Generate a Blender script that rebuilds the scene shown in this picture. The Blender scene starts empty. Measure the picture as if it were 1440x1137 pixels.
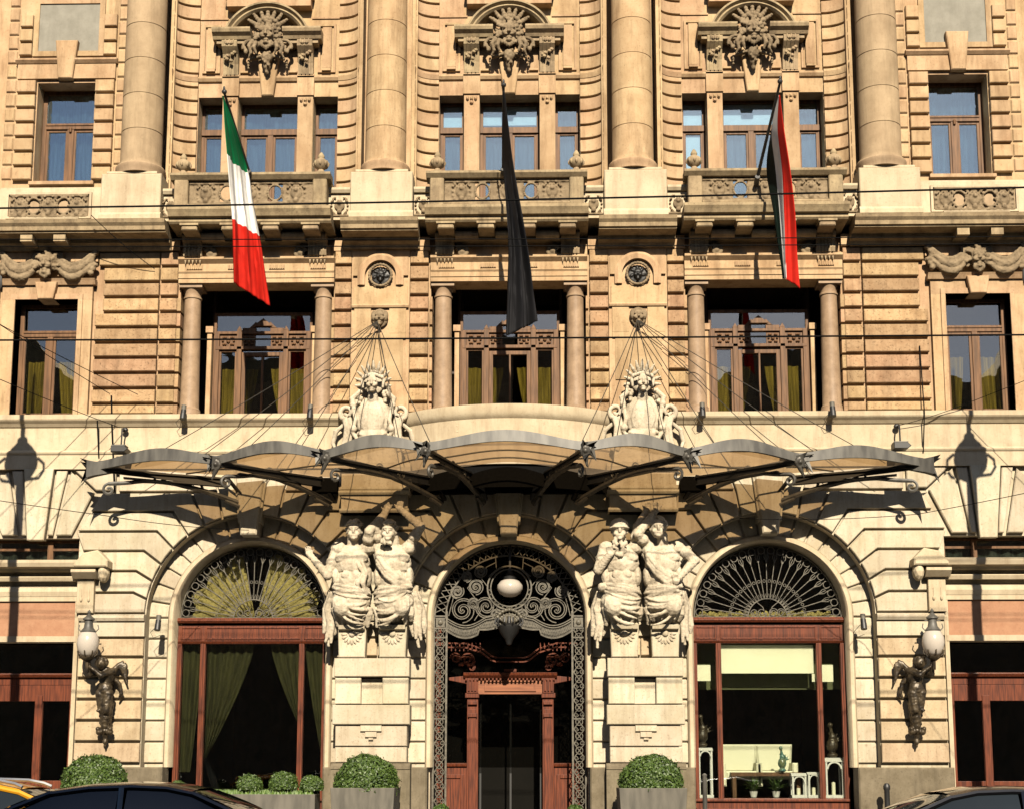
import bpy, bmesh, math, random
import numpy as np
from mathutils import Vector, Matrix, noise
random.seed(7)
PI = math.pi
R = math.radians
scene = bpy.context.scene
# ------------------------------------------------------------------ camera, sky, sun, exposure
cam_data = bpy.data.cameras.new('camera')
cam_data.sensor_width = 36.0
cam_data.lens = 52.28
cam_data.shift_y = 0.1284
cam_data.clip_end = 600
cam = bpy.data.objects.new('camera', cam_data)
scene.collection.objects.link(cam)
cam.location = (0.7546, -31.034, 1.6)
cam.rotation_euler = (R(90 + 9.009), R(-0.03), R(1.263))
scene.camera = cam

SUN_EL, SUN_AZ = 33.0, 6.0          # azimuth measured from the facade's normal towards +x
world = bpy.data.worlds.new('World')
scene.world = world
world.use_nodes = True
wn = world.node_tree
sky = wn.nodes.new('ShaderNodeTexSky')
sky.sky_type = 'NISHITA'
sky.sun_disc = False
sky.sun_elevation = R(SUN_EL)
sky.sun_rotation = R(180 - SUN_AZ)
sky.air_density = 0.7
sky.dust_density = 0.6
wn.links.new(sky.outputs[0], wn.nodes['Background'].inputs[0])
wn.nodes['Background'].inputs[1].default_value = 0.05
sl = bpy.data.lights.new('sun', 'SUN')
sl.energy = 5.0
sl.angle = R(0.5)
sl.color = (1.0, 0.885, 0.71)
sun = bpy.data.objects.new('sun', sl)
scene.collection.objects.link(sun)
sdir = Vector((math.sin(R(SUN_AZ)) * math.cos(R(SUN_EL)), -math.cos(R(SUN_AZ)) * math.cos(R(SUN_EL)), math.sin(R(SUN_EL))))
sun.rotation_euler = sdir.to_track_quat('Z', 'Y').to_euler()
sun.location = (10, -40, 40)
vs = scene.view_settings
vs.view_transform = 'Standard'
vs.look = 'None'
vs.exposure = 1.28
vs.gamma = 1.0
scene.cycles.max_bounces = 8
scene.cycles.diffuse_bounces = 1
scene.cycles.transparent_max_bounces = 24
scene.cycles.sample_clamp_indirect = 6

# ------------------------------------------------------------------ helpers
C = scene.collection

def tag(o, label=None, cat=None, group=None, kind=None):
    if label: o['label'] = label
    if cat: o['category'] = cat
    if group: o['group'] = group
    if kind: o['kind'] = kind
    return o

def thing(name, label, cat, loc=(0, 0, 0), group=None, rotz=0):
    o = bpy.data.objects.new(name, None)
    C.objects.link(o)
    o.location = loc
    o.rotation_euler = (0, 0, rotz)
    o.empty_display_size = 0.3
    return tag(o, label, cat, group)

def dup(root, loc=None, rotz=None, label=None, mirror=False):
    r = root.copy(); C.objects.link(r)
    if loc is not None: r.location = loc
    if rotz is not None: r.rotation_euler = (0, 0, rotz)
    if mirror: r.scale = (-1, 1, 1)
    if label: r['label'] = label
    for ch in list(root.children):
        c = ch.copy(); C.objects.link(c); c.parent = r
        for g in list(ch.children):
            d = g.copy(); C.objects.link(d); d.parent = c
    return r

def inset(pts, a):
    n = len(pts); out = []
    area = sum(pts[i][0] * pts[(i + 1) % n][1] - pts[(i + 1) % n][0] * pts[i][1] for i in range(n))
    s = 1 if area > 0 else -1
    for i in range(n):
        p0 = Vector(pts[i - 1]); p1 = Vector(pts[i]); p2 = Vector(pts[(i + 1) % n])
        e1 = (p1 - p0).normalized(); e2 = (p2 - p1).normalized()
        n1 = Vector((-e1.y, e1.x)) * s; n2 = Vector((-e2.y, e2.x)) * s
        k = 1 + n1.dot(n2)
        m = (n1 + n2) / max(k, 0.25)
        out.append((p1.x + m.x * a, p1.y + m.y * a))
    return out

_ICO = {}
def ico(sub):
    if sub not in _ICO:
        bm = bmesh.new(); bmesh.ops.create_icosphere(bm, subdivisions=sub, radius=1.0)
        bm.verts.index_update()
        _ICO[sub] = (np.array([v.co[:] for v in bm.verts]), np.array([[v.index for v in f.verts] for f in bm.faces]))
        bm.free()
    return _ICO[sub]

class MB:
    """collects shapes; d is the distance in front of the facade plane (y = -d)"""
    def __init__(s): s.bm = bmesh.new(); s.xv = []; s.xf = []; s.nx = 0
    def v(s, x, d, z): return s.bm.verts.new((x, -d, z))
    def face(s, vs):
        try: return s.bm.faces.new(vs)
        except ValueError: return None
    def box(s, x0, x1, d0, d1, z0, z1):
        if x1 < x0: x0, x1 = x1, x0
        a = [s.v(x, d, z) for z in (z0, z1) for d in (d0, d1) for x in (x0, x1)]
        for q in ((0, 1, 3, 2), (4, 6, 7, 5), (0, 4, 5, 1), (2, 3, 7, 6), (0, 2, 6, 4), (1, 5, 7, 3)):
            s.face([a[i] for i in q])
    def prism(s, pts, d0, d1, ch=0.0):
        """polygon (x, z) from d0 to d1, front edge chamfered"""
        b = [s.v(x, d0, z) for x, z in pts]
        rings = [b]
        if ch > 0:
            rings.append([s.v(x, d1 - ch, z) for x, z in pts])
            rings.append([s.v(x, d1, z) for x, z in inset(pts, ch)])
        else:
            rings.append([s.v(x, d1, z) for x, z in pts])
        n = len(pts)
        for r0, r1 in zip(rings, rings[1:]):
            for i in range(n):
                s.face([r0[i], r0[(i + 1) % n], r1[(i + 1) % n], r1[i]])
        s.face(rings[-1]); s.face(rings[0][::-1])
    def blk(s, x0, x1, z0, z1, d0, d1, ch=0.02, gap=0.022):
        if x1 < x0: x0, x1 = x1, x0
        g = gap
        s.prism([(x0 + g * .3, z0 + g), (x1 - g * .3, z0 + g), (x1 - g * .3, z1 - g), (x0 + g * .3, z1 - g)], d0, d1, ch)
    def plate(s, x0, x1, z0, z1, d0, d1, holes=()):
        xs = sorted({x0, x1, *[h[0] for h in holes], *[h[1] for h in holes]})
        zs = sorted({z0, z1, *[h[2] for h in holes], *[h[3] for h in holes]})
        xs = [x for x in xs if x0 <= x <= x1]; zs = [z for z in zs if z0 <= z <= z1]
        for i in range(len(xs) - 1):
            run = None
            for j in range(len(zs) - 1):
                mx, mz = (xs[i] + xs[i + 1]) / 2, (zs[j] + zs[j + 1]) / 2
                solid = not any(h[0] < mx < h[1] and h[2] < mz < h[3] for h in holes)
                if solid:
                    if run is None: run = zs[j]
                if run is not None and (not solid or j == len(zs) - 2):
                    s.box(xs[i], xs[i + 1], d0, d1, run, zs[j + 1] if solid else zs[j])
                    run = None
    def archplate(s, cx, r, zs, x0, x1, ztop, d0, d1, n=40):
        """wall over an arch opening, between the intrados and ztop, x0..x1"""
        pts = [(cx + r * math.cos(PI - PI * i / n), zs + r * math.sin(PI * i / n)) for i in range(n + 1)]
        for i in range(n):
            (xa, za), (xb, zb) = pts[i], pts[i + 1]
            s.prism([(xa, za), (xb, zb), (xb, ztop), (xa, ztop)], d0, d1)
        if x0 < cx - r - 1e-4: s.box(x0, cx - r, d0, d1, zs, ztop)
        if x1 > cx + r + 1e-4: s.box(cx + r, x1, d0, d1, zs, ztop)
    def archring(s, cx, zs, prof, a0=0.0, a1=PI, n=48, legs=None):
        """moulding profile [(r, d)...] swept round an arch; legs = z the two sides run down to"""
        rows = []
        if legs is not None:
            rows.append([(cx + r, d, legs) for r, d in prof])
        for i in range(n + 1):
            a = a0 + (a1 - a0) * i / n
            rows.append([(cx + r * math.cos(a), d, zs + r * math.sin(a)) for r, d in prof])
        if legs is not None:
            rows.append([(cx - r, d, legs) for r, d in prof])
        s.grid(rows, close=True, caps=True)
    def grid(s, rows, close=False, caps=False):
        vr = [[s.v(*p) for p in r] for r in rows]
        m = len(vr[0])
        for a, b in zip(vr, vr[1:]):
            for j in range(m if close else m - 1):
                s.face([a[j], a[(j + 1) % m], b[(j + 1) % m], b[j]])
        if caps and close:
            s.face(vr[0][::-1]); s.face(vr[-1])
        return vr
    def lathe(s, prof, x, d, n=24, z=0.0, a0=0, a1=2 * PI):
        rows = []
        full = abs(a1 - a0 - 2 * PI) < 1e-6
        for i in range(n if full else n + 1):
            a = a0 + (a1 - a0) * i / n
            rows.append([s.v(x + r * math.cos(a), d + r * math.sin(a), z + h) for r, h in prof])
        k = len(rows)
        for i in range(k if full else k - 1):
            a, b = rows[i], rows[(i + 1) % k]
            for j in range(len(prof) - 1):
                s.face([a[j], b[j], b[j + 1], a[j + 1]])
        if full:
            if prof[0][0] > 1e-4: s.face([r[0] for r in rows][::-1])
            if prof[-1][0] > 1e-4: s.face([r[-1] for r in rows])
    def tube(s, pts, rad, n=6, flat=None):
        """pts: (x, d, z); rad: number or list"""
        P = [Vector((p[0], -p[1], p[2])) for p in pts]
        if len(P) < 2: return
        rr = rad if isinstance(rad, (list, tuple)) else [rad] * len(P)
        T = []
        for i in range(len(P)):
            t = (P[min(i + 1, len(P) - 1)] - P[max(i - 1, 0)])
            T.append(t.normalized() if t.length > 1e-9 else Vector((0, 0, 1)))
        up = Vector((0, 1, 0)) if abs(T[0].y) < 0.9 else Vector((1, 0, 0))
        prev = None
        nrm = (up - T[0] * up.dot(T[0])).normalized()
        for i, p in enumerate(P):
            nrm = (nrm - T[i] * nrm.dot(T[i]))
            nrm = nrm.normalized() if nrm.length > 1e-6 else up
            bn = T[i].cross(nrm)
            ring = [s.bm.verts.new(p + (nrm * math.cos(2 * PI * k / n) + bn * math.sin(2 * PI * k / n)) * rr[i]) for k in range(n)]
            if prev:
                for k in range(n):
                    s.face([prev[k], prev[(k + 1) % n], ring[(k + 1) % n], ring[k]])
            else: s.face(ring[::-1])
            prev = ring
        s.face(prev)
    def ell(s, c, r, rot=None, sub=2):
        V, F = ico(sub)
        m = Matrix.Diagonal((r[0], r[1], r[2]))
        if rot is not None: m = rot.to_3x3() @ m
        A = np.array(m)
        n0 = s.nx
        s.xv.append(V @ A.T + np.array((c[0], -c[1], c[2])))
        s.xf.append(F + n0); s.nx += len(V)
    def flush(s):
        if s.nx:
            me = bpy.data.meshes.new('t')
            me.from_pydata(np.concatenate(s.xv).tolist(), [], np.concatenate(s.xf).tolist())
            s.bm.from_mesh(me); bpy.data.meshes.remove(me)
            s.nx = 0
    def hprof(s, x0, x1, prof, cap=True):
        """horizontal moulding: profile [(d, z)...] closed, swept from x0 to x1"""
        s.grid([[(x0, d, z) for d, z in prof], [(x1, d, z) for d, z in prof]], close=True, caps=cap)
    def build(s, name, mat, parent=None, smooth=None, bevel=0, loc=None):
        s.flush()
        bmesh.ops.recalc_face_normals(s.bm, faces=s.bm.faces)
        me = bpy.data.meshes.new(name)
        s.bm.to_mesh(me); s.bm.free()
        for m in (mat if isinstance(mat, (list, tuple)) else [mat]): me.materials.append(m)
        o = bpy.data.objects.new(name, me)
        C.objects.link(o)
        if parent: o.parent = parent
        if loc: o.location = loc
        if smooth is not None:
            for p in me.polygons: p.use_smooth = True
            try: me.set_sharp_from_angle(angle=R(smooth))
            except Exception: pass
        if bevel:
            b = o.modifiers.new('bevel', 'BEVEL'); b.width = bevel; b.segments = 2; b.limit_method = 'ANGLE'; b.angle_limit = R(40)
        return o

class Sculpt(MB):
    """overlapping lumps fused into one continuous carved surface"""
    def cap(s, p, q, r0, r1, k=6):
        for i in range(k + 1):
            t = i / k
            r = r0 + (r1 - r0) * t
            c = [p[j] + (q[j] - p[j]) * t for j in range(3)]
            s.ell(c, (r, r, r), sub=1 if r < 0.05 else 2)
    def coil(s, cx, d, cz, r0, r1, turns, a0, q, rad, rad1=None, n=26):
        pts, rr = [], []
        for k in range(n + 1):
            t = k / n; a = a0 + turns * 2 * PI * t; r = r0 + (r1 - r0) * t
            pts.append((cx + q * r * math.cos(a), d + .02 * t, cz + r * math.sin(a))); rr.append(rad + ((rad1 or rad) - rad) * t)
        s.tube(pts, rr, 8)
    def fuse(s, name, mat, parent=None, voxel=0.018, smooth=3, rough=0.0, loc=None):
        s.flush()
        me = bpy.data.meshes.new(name)
        s.bm.to_mesh(me); s.bm.free()
        o = bpy.data.objects.new(name, me); C.objects.link(o)
        rm = o.modifiers.new('r', 'REMESH'); rm.mode = 'VOXEL'; rm.voxel_size = voxel
        sm = o.modifiers.new('s', 'SMOOTH'); sm.factor = 0.5; sm.iterations = smooth
        dg = bpy.context.evaluated_depsgraph_get()
        me2 = bpy.data.meshes.new_from_object(o.evaluated_get(dg))
        bpy.data.objects.remove(o); bpy.data.meshes.remove(me)
        me2.name = name
        if rough:
            nm = [v.normal.copy() for v in me2.vertices]
            for v, nn in zip(me2.vertices, nm):
                n1 = noise.noise(v.co * 14.0) + 0.6 * noise.noise(v.co * 31.0 + Vector((3, 7, 1)))
                v.co += nn * (n1 * rough)
        for p in me2.polygons: p.use_smooth = True
        me2.materials.clear(); me2.materials.append(mat)
        o = bpy.data.objects.new(name, me2); C.objects.link(o)
        if parent: o.parent = parent
        if loc: o.location = loc
        return o

# ------------------------------------------------------------------ materials
def newmat(name):
    m = bpy.data.materials.new(name); m.use_nodes = True
    nt = m.node_tree
    return m, nt, nt.nodes['Principled BSDF']

def N(nt, typ, **kw):
    n = nt.nodes.new(typ)
    for k, v in kw.items():
        if hasattr(n, k): setattr(n, k, v)
    return n

ALB = 0.82
def stone(name, ca, cb, cdark=None, var=0.1, scale=2.2, stain=0.35, rough=0.85, pit=0.25, bump=0.25):
    ca = tuple(c * ALB for c in ca); cb = tuple(c * ALB for c in cb); cdark = tuple(c * ALB for c in cdark) if cdark else None
    m, nt, b = newmat(name)
    L = nt.links.new
    tc = N(nt, 'ShaderNodeTexCoord')
    geo = N(nt, 'ShaderNodeNewGeometry')
    n1 = N(nt, 'ShaderNodeTexNoise'); n1.inputs['Scale'].default_value = scale; n1.inputs['Detail'].default_value = 8; n1.inputs['Roughness'].default_value = 0.65
    L(tc.outputs['Object'], n1.inputs['Vector'])
    r1 = N(nt, 'ShaderNodeValToRGB'); r1.color_ramp.elements[0].position = 0.32; r1.color_ramp.elements[1].position = 0.68
    r1.color_ramp.elements[0].color = (*ca, 1); r1.color_ramp.elements[1].color = (*cb, 1)
    L(n1.outputs[0], r1.inputs[0])
    # block to block variation
    hsv = N(nt, 'ShaderNodeHueSaturation')
    mr = N(nt, 'ShaderNodeMapRange'); mr.inputs[3].default_value = 1 - var; mr.inputs[4].default_value = 1 + var
    L(geo.outputs['Random Per Island'], mr.inputs[0]); L(mr.outputs[0], hsv.inputs['Value'])
    mu = N(nt, 'ShaderNodeMath', operation='MULTIPLY'); mu.inputs[1].default_value = 7.31
    fr = N(nt, 'ShaderNodeMath', operation='FRACT'); L(geo.outputs['Random Per Island'], mu.inputs[0]); L(mu.outputs[0], fr.inputs[0])
    mh = N(nt, 'ShaderNodeMapRange'); mh.inputs[3].default_value = 0.5 - var * 0.06; mh.inputs[4].default_value = 0.5 + var * 0.06
    L(fr.outputs[0], mh.inputs[0]); L(mh.outputs[0], hsv.inputs['Hue'])
    L(r1.outputs[0], hsv.inputs['Color'])
    # pits of the travertine / sandstone
    n2 = N(nt, 'ShaderNodeTexNoise'); n2.inputs['Scale'].default_value = 22; n2.inputs['Detail'].default_value = 5; n2.inputs['Roughness'].default_value = 0.7
    L(tc.outputs['Object'], n2.inputs['Vector'])
    r2 = N(nt, 'ShaderNodeValToRGB'); r2.color_ramp.elements[0].position = 0.56; r2.color_ramp.elements[1].position = 0.74
    r2.color_ramp.elements[0].color = (0, 0, 0, 1); r2.color_ramp.elements[1].color = (pit, pit, pit, 1)
    L(n2.outputs[0], r2.inputs[0])
    cd = cdark or tuple(c * 0.35 for c in ca)
    mx = N(nt, 'ShaderNodeMixRGB'); mx.inputs[2].default_value = (*cd, 1)
    L(r2.outputs[0], mx.inputs[0]); L(hsv.outputs[0], mx.inputs[1])
    # rain streaks: noise stretched along z
    mp = N(nt, 'ShaderNodeMapping'); mp.inputs['Scale'].default_value = (2.6, 2.6, 0.35)
    L(tc.outputs['Object'], mp.inputs['Vector'])
    n3 = N(nt, 'ShaderNodeTexNoise'); n3.inputs['Scale'].default_value = 1.6; n3.inputs['Detail'].default_value = 7; n3.inputs['Roughness'].default_value = 0.7
    L(mp.outputs[0], n3.inputs['Vector'])
    r3 = N(nt, 'ShaderNodeValToRGB'); r3.color_ramp.elements[0].position = 0.47; r3.color_ramp.elements[1].position = 0.72
    r3.color_ramp.elements[0].color = (0, 0, 0, 1); r3.color_ramp.elements[1].color = (stain, stain, stain, 1)
    L(n3.outputs[0], r3.inputs[0])
    mx2 = N(nt, 'ShaderNodeMixRGB'); mx2.inputs[2].default_value = (*cd, 1)
    L(r3.outputs[0], mx2.inputs[0]); L(mx.outputs[0], mx2.inputs[1])
    L(mx2.outputs[0], b.inputs['Base Color'])
    b.inputs['Roughness'].default_value = rough
    b.inputs['Specular IOR Level'].default_value = 0.2
    bp = N(nt, 'ShaderNodeBump'); bp.inputs['Strength'].default_value = bump; bp.inputs['Distance'].default_value = 0.02
    ad = N(nt, 'ShaderNodeMath', operation='SUBTRACT'); L(n1.outputs[0], ad.inputs[0]); L(r2.outputs[0], ad.inputs[1])
    L(ad.outputs[0], bp.inputs['Height']); L(bp.outputs[0], b.inputs['Normal'])
    return m

def plain(name, col, rough=0.5, metal=0.0, col2=None, scale=6.0, bump=0.0, spec=0.5, stretch=None, coat=0.0):
    m, nt, b = newmat(name)
    L = nt.links.new
    tc = N(nt, 'ShaderNodeTexCoord')
    n1 = N(nt, 'ShaderNodeTexNoise'); n1.inputs['Scale'].default_value = scale; n1.inputs['Detail'].default_value = 6
    if stretch:
        mp = N(nt, 'ShaderNodeMapping'); mp.inputs['Scale'].default_value = stretch
        L(tc.outputs['Object'], mp.inputs['Vector']); L(mp.outputs[0], n1.inputs['Vector'])
    else: L(tc.outputs['Object'], n1.inputs['Vector'])
    c2 = tuple(c * ALB for c in (col2 or tuple(c * 0.75 for c in col))); col = tuple(c * ALB for c in col)
    r1 = N(nt, 'ShaderNodeValToRGB'); r1.color_ramp.elements[0].position = 0.35; r1.color_ramp.elements[1].position = 0.65
    r1.color_ramp.elements[0].color = (*c2, 1); r1.color_ramp.elements[1].color = (*col, 1)
    L(n1.outputs[0], r1.inputs[0]); L(r1.outputs[0], b.inputs['Base Color'])
    b.inputs['Roughness'].default_value = rough; b.inputs['Metallic'].default_value = metal
    b.inputs['Specular IOR Level'].default_value = spec
    b.inputs['Coat Weight'].default_value = coat
    if bump:
        bp = N(nt, 'ShaderNodeBump'); bp.inputs['Strength'].default_value = bump; bp.inputs['Distance'].default_value = 0.01
        L(n1.outputs[0], bp.inputs['Height']); L(bp.outputs[0], b.inputs['Normal'])
    return m

def glass(name, refl=0.2, tint=(0.8, 0.85, 0.85), rough=0.0, wobble=0.02, sheen=(1, 1, 1)):
    m = bpy.data.materials.new(name); m.use_nodes = True
    nt = m.node_tree; L = nt.links.new
    nt.nodes.remove(nt.nodes['Principled BSDF'])
    out = nt.nodes['Material Output']
    tr = N(nt, 'ShaderNodeBsdfTransparent'); tr.inputs[0].default_value = (*tint, 1)
    gl = N(nt, 'ShaderNodeBsdfGlossy'); gl.inputs['Roughness'].default_value = rough; gl.inputs[0].default_value = (*sheen, 1)
    lw = N(nt, 'ShaderNodeFresnel'); lw.inputs[0].default_value = 1.5
    ad = N(nt, 'ShaderNodeMath', operation='ADD'); ad.inputs[1].default_value = refl - 0.04
    ad.use_clamp = True
    L(lw.outputs[0], ad.inputs[0])
    tc = N(nt, 'ShaderNodeTexCoord'); n = N(nt, 'ShaderNodeTexNoise'); n.inputs['Scale'].default_value = 2.0; n.inputs['Detail'].default_value = 1
    L(tc.outputs['Object'], n.inputs['Vector'])
    bp = N(nt, 'ShaderNodeBump'); bp.inputs['Strength'].default_value = wobble * 5; bp.inputs['Distance'].default_value = 0.02
    L(n.outputs[0], bp.inputs['Height']); L(bp.outputs[0], gl.inputs['Normal'])
    mx = N(nt, 'ShaderNodeMixShader'); L(ad.outputs[0], mx.inputs[0]); L(tr.outputs[0], mx.inputs[1]); L(gl.outputs[0], mx.inputs[2])
    L(mx.outputs[0], out.inputs['Surface'])
    return m

def milky(name, col, trans=0.6, clear=0.2, rough=0.4, tint=None):
    """frosted canopy glass: lets light through softly"""
    m = bpy.data.materials.new(name); m.use_nodes = True
    nt = m.node_tree; L = nt.links.new
    b = nt.nodes['Principled BSDF']; out = nt.nodes['Material Output']
    b.inputs['Base Color'].default_value = (*col, 1); b.inputs['Roughness'].default_value = rough
    tl = N(nt, 'ShaderNodeBsdfTranslucent'); tl.inputs[0].default_value = (*col, 1)
    tp = N(nt, 'ShaderNodeBsdfTransparent'); tp.inputs[0].default_value = (*(tint or [min(1, c * 1.3) for c in col]), 1)
    m1 = N(nt, 'ShaderNodeMixShader'); m1.inputs[0].default_value = trans; L(b.outputs[0], m1.inputs[1]); L(tl.outputs[0], m1.inputs[2])
    m2 = N(nt, 'ShaderNodeMixShader'); m2.inputs[0].default_value = clear; L(m1.outputs[0], m2.inputs[1]); L(tp.outputs[0], m2.inputs[2])
    L(m2.outputs[0], out.inputs['Surface'])
    return m

M = {}
M['cream'] = stone('cream_limestone', (0.375, 0.315, 0.215), (0.47, 0.415, 0.315), (0.15, 0.10, 0.055), 0.13, 1.8, 0.5, pit=0.7)
M['peach'] = stone('peach_sandstone', (0.27, 0.165, 0.085), (0.40, 0.272, 0.155), (0.09, 0.05, 0.025), 0.20, 3.4, 0.6, pit=0.95, bump=0.5)
M['pale_peach'] = stone('pale_peach_limestone', (0.33, 0.245, 0.15), (0.45, 0.355, 0.235), (0.13, 0.08, 0.045), 0.12, 2.6, 0.5, pit=0.75, bump=0.4)
M['upper'] = stone('golden_sandstone', (0.31, 0.20, 0.108), (0.43, 0.305, 0.18), (0.105, 0.058, 0.026), 0.12, 1.7, 0.6, pit=0.5)
M['pale'] = stone('pale_limestone', (0.38, 0.305, 0.20), (0.47, 0.395, 0.275), (0.16, 0.10, 0.055), 0.07, 1.8, 0.45, pit=0.4)
M['column'] = stone('column_sandstone', (0.25, 0.175, 0.105), (0.36, 0.265, 0.165), (0.10, 0.07, 0.04), 0.08, 1.5, 0.45, pit=0.3)
M['weathered'] = stone('weathered_stone', (0.22, 0.16, 0.095), (0.36, 0.275, 0.165), (0.045, 0.033, 0.022), 0.10, 3.5, 0.65, pit=0.6)
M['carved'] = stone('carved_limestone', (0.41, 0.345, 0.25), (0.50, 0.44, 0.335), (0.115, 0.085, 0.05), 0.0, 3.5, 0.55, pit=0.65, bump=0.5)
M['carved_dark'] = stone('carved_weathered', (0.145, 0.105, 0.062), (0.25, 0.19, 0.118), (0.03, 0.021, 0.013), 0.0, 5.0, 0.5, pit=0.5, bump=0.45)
M['granite'] = stone('polished_granite', (0.21, 0.14, 0.085), (0.31, 0.215, 0.135), (0.08, 0.05, 0.03), 0.04, 5.0, 0.35, rough=0.55, pit=0.4, bump=0.03)
M['terracotta'] = stone('terracotta_render', (0.28, 0.14, 0.08), (0.33, 0.18, 0.105), None, 0.0, 6.0, 0.25, pit=0.3)
M['plinth'] = stone('grey_plinth_stone', (0.11, 0.088, 0.055), (0.17, 0.14, 0.095), None, 0.1, 4.0, 0.5, pit=0.6)
M['greypanel'] = stone('grey_marble', (0.175, 0.165, 0.135), (0.235, 0.222, 0.185), (0.13, 0.12, 0.10), 0.0, 3.0, 0.35, pit=0.35, bump=0.05)
M['wood'] = plain('brown_oak', (0.15, 0.075, 0.033), 0.55, 0, (0.075, 0.037, 0.016), 3.0, 0.05, 0.2, (6, 6, 0.6))
M['mahogany'] = plain('mahogany', (0.135, 0.033, 0.012), 0.5, 0, (0.05, 0.012, 0.005), 5.0, 0.12, 0.2, (7, 7, 0.5))
M['orangewood'] = plain('orange_mahogany_panel', (0.24, 0.085, 0.033), 0.4, 0, (0.14, 0.045, 0.018), 3.0, 0.03, 0.4, (0.6, 7, 7))  # orange-brown wood of the door lintel
M['iron'] = plain('wrought_iron', (0.075, 0.068, 0.055), 0.5, 0.3, (0.045, 0.04, 0.033), 20)
M['gilt'] = plain('patinated_iron', (0.105, 0.092, 0.064), 0.55, 0.1, (0.045, 0.039, 0.027), 18)
M['darkiron'] = plain('black_iron', (0.010, 0.0095, 0.009), 0.5, 0.0, (0.01, 0.01, 0.01), 20)
M['mattblack'] = plain('wire_and_shade_black', (0.006, 0.006, 0.006), 0.9, 0, None, 20, 0, 0.05)
M['greymetal'] = plain('grey_zinc', (0.10, 0.094, 0.08), 0.55, 0.1, (0.045, 0.042, 0.036), 2.2, stretch=(3, 3, .6))
M['bronze'] = plain('bronze', (0.085, 0.062, 0.034), 0.45, 0.4, (0.022, 0.016, 0.010), 9, 0.15)
M['black'] = plain('black_cloth', (0.012, 0.012, 0.014), 0.75, 0, None, 8, 0.1)
M['loggia_shade'] = plain('loggia_shade_brown', (0.05, 0.03, 0.018), 0.7, 0, (0.03, 0.018, 0.011), 4)  # near-black brown: the shade inside the loggias is put into this colour
M['dark'] = plain('dark_interior', (0.012, 0.010, 0.008), 0.9, 0, None, 2)
M['green_wall'] = plain('olive_interior_wall', (0.10, 0.105, 0.04), 0.9, 0, None, 2)
M['cream_pale'] = plain('cream_cloth_lit_soffit', (0.75, 0.72, 0.52), 0.8, 0, (0.70, 0.67, 0.47), 1.5)  # chair and candle cream; on the soffit panels it stands for ceiling light
M['white'] = plain('white_paint', (0.62, 0.60, 0.54), 0.5, 0, (0.54, 0.52, 0.47), 5)
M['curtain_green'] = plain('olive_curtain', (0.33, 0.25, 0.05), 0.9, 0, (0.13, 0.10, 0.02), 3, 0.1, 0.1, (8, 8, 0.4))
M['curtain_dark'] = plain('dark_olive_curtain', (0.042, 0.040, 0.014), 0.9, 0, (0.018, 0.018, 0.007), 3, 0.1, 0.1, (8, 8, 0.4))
M['curtain_white'] = plain('grey_voile', (0.085, 0.105, 0.11), 0.9, 0, (0.025, 0.034, 0.038), 3, 0.1, 0.1, (7, 7, 0.4))
M['straw'] = plain('straw_blind', (0.36, 0.28, 0.085), 0.9, 0, (0.17, 0.13, 0.04), 25)
M['glass_up'] = glass('upper_window_glass', 0.19, (0.72, 0.82, 0.88), 0.0, sheen=(0.80, 0.93, 0.98))
M['glass_mid'] = glass('first_floor_window_glass', 0.11, (0.75, 0.75, 0.68))
M['glass_shop'] = glass('shop_window_glass', 0.05, (0.85, 0.87, 0.85))
M['glass_door'] = glass('door_glass', 0.015, (0.5, 0.5, 0.48))
M['canopy_glass'] = milky('canopy_glass', (0.24, 0.19, 0.135), 0.55, 0.43, tint=(0.90, 0.70, 0.47))
M['globe'] = milky('opal_globe', (0.50, 0.45, 0.39), 0.4, 0.0, 0.2)
M['asphalt'] = plain('asphalt', (0.045, 0.044, 0.042), 0.9, 0, (0.03, 0.03, 0.029), 40, 0.3)
M['paving'] = plain('paving', (0.12, 0.11, 0.095), 0.85, 0, (0.08, 0.074, 0.064), 7, 0.2)
M['kerbstone'] = plain('granite_kerb', (0.28, 0.27, 0.25), 0.8, 0, (0.2, 0.19, 0.18), 30, 0.2)
M['planter'] = plain('grey_planter', (0.10, 0.09, 0.07), 0.7, 0, (0.055, 0.05, 0.038), 2.5, stretch=(3, 3, .7))
M['soil'] = plain('soil', (0.03, 0.022, 0.015), 0.95, 0, None, 20)
def leafmat(name, a, b):
    m, nt, bs = newmat(name)
    geo = N(nt, 'ShaderNodeNewGeometry'); r = N(nt, 'ShaderNodeValToRGB')
    r.color_ramp.elements[0].color = (*a, 1); r.color_ramp.elements[1].color = (*b, 1)
    nt.links.new(geo.outputs['Random Per Island'], r.inputs[0]); nt.links.new(r.outputs[0], bs.inputs['Base Color'])
    bs.inputs['Roughness'].default_value = 0.55
    return m
M['leaf'] = leafmat('box_leaves', (0.014, 0.034, 0.003), (0.052, 0.088, 0.010))
M['grass'] = leafmat('grass_blades', (0.03, 0.07, 0.006), (0.08, 0.13, 0.015))
# ------------------------------------------------------------------ ground
g = MB(); g.box(-500, 500, -20, 560, -0.6, -0.14)
tag(g.build('road', M['asphalt']), 'dark asphalt street in front of the hotel', 'road', kind='structure')
g = MB(); g.box(-40, 40, -0.2, 3.6, -0.2, 0.0)
tag(g.build('pavement', M['paving']), 'stone paved footway along the hotel wall', 'pavement', kind='structure')
g = MB()
for i in range(40): g.prism([(-40 + i * 2 + .006, -.2), (-38 + i * 2 - .006, -.2), (-38 + i * 2 - .006, 0.004), (-40 + i * 2 + .006, 0.004)], 3.6, 3.85, 0.015)
tag(g.build('kerb', M['kerbstone']), 'granite kerb between footway and street', 'kerb', kind='structure')

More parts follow.
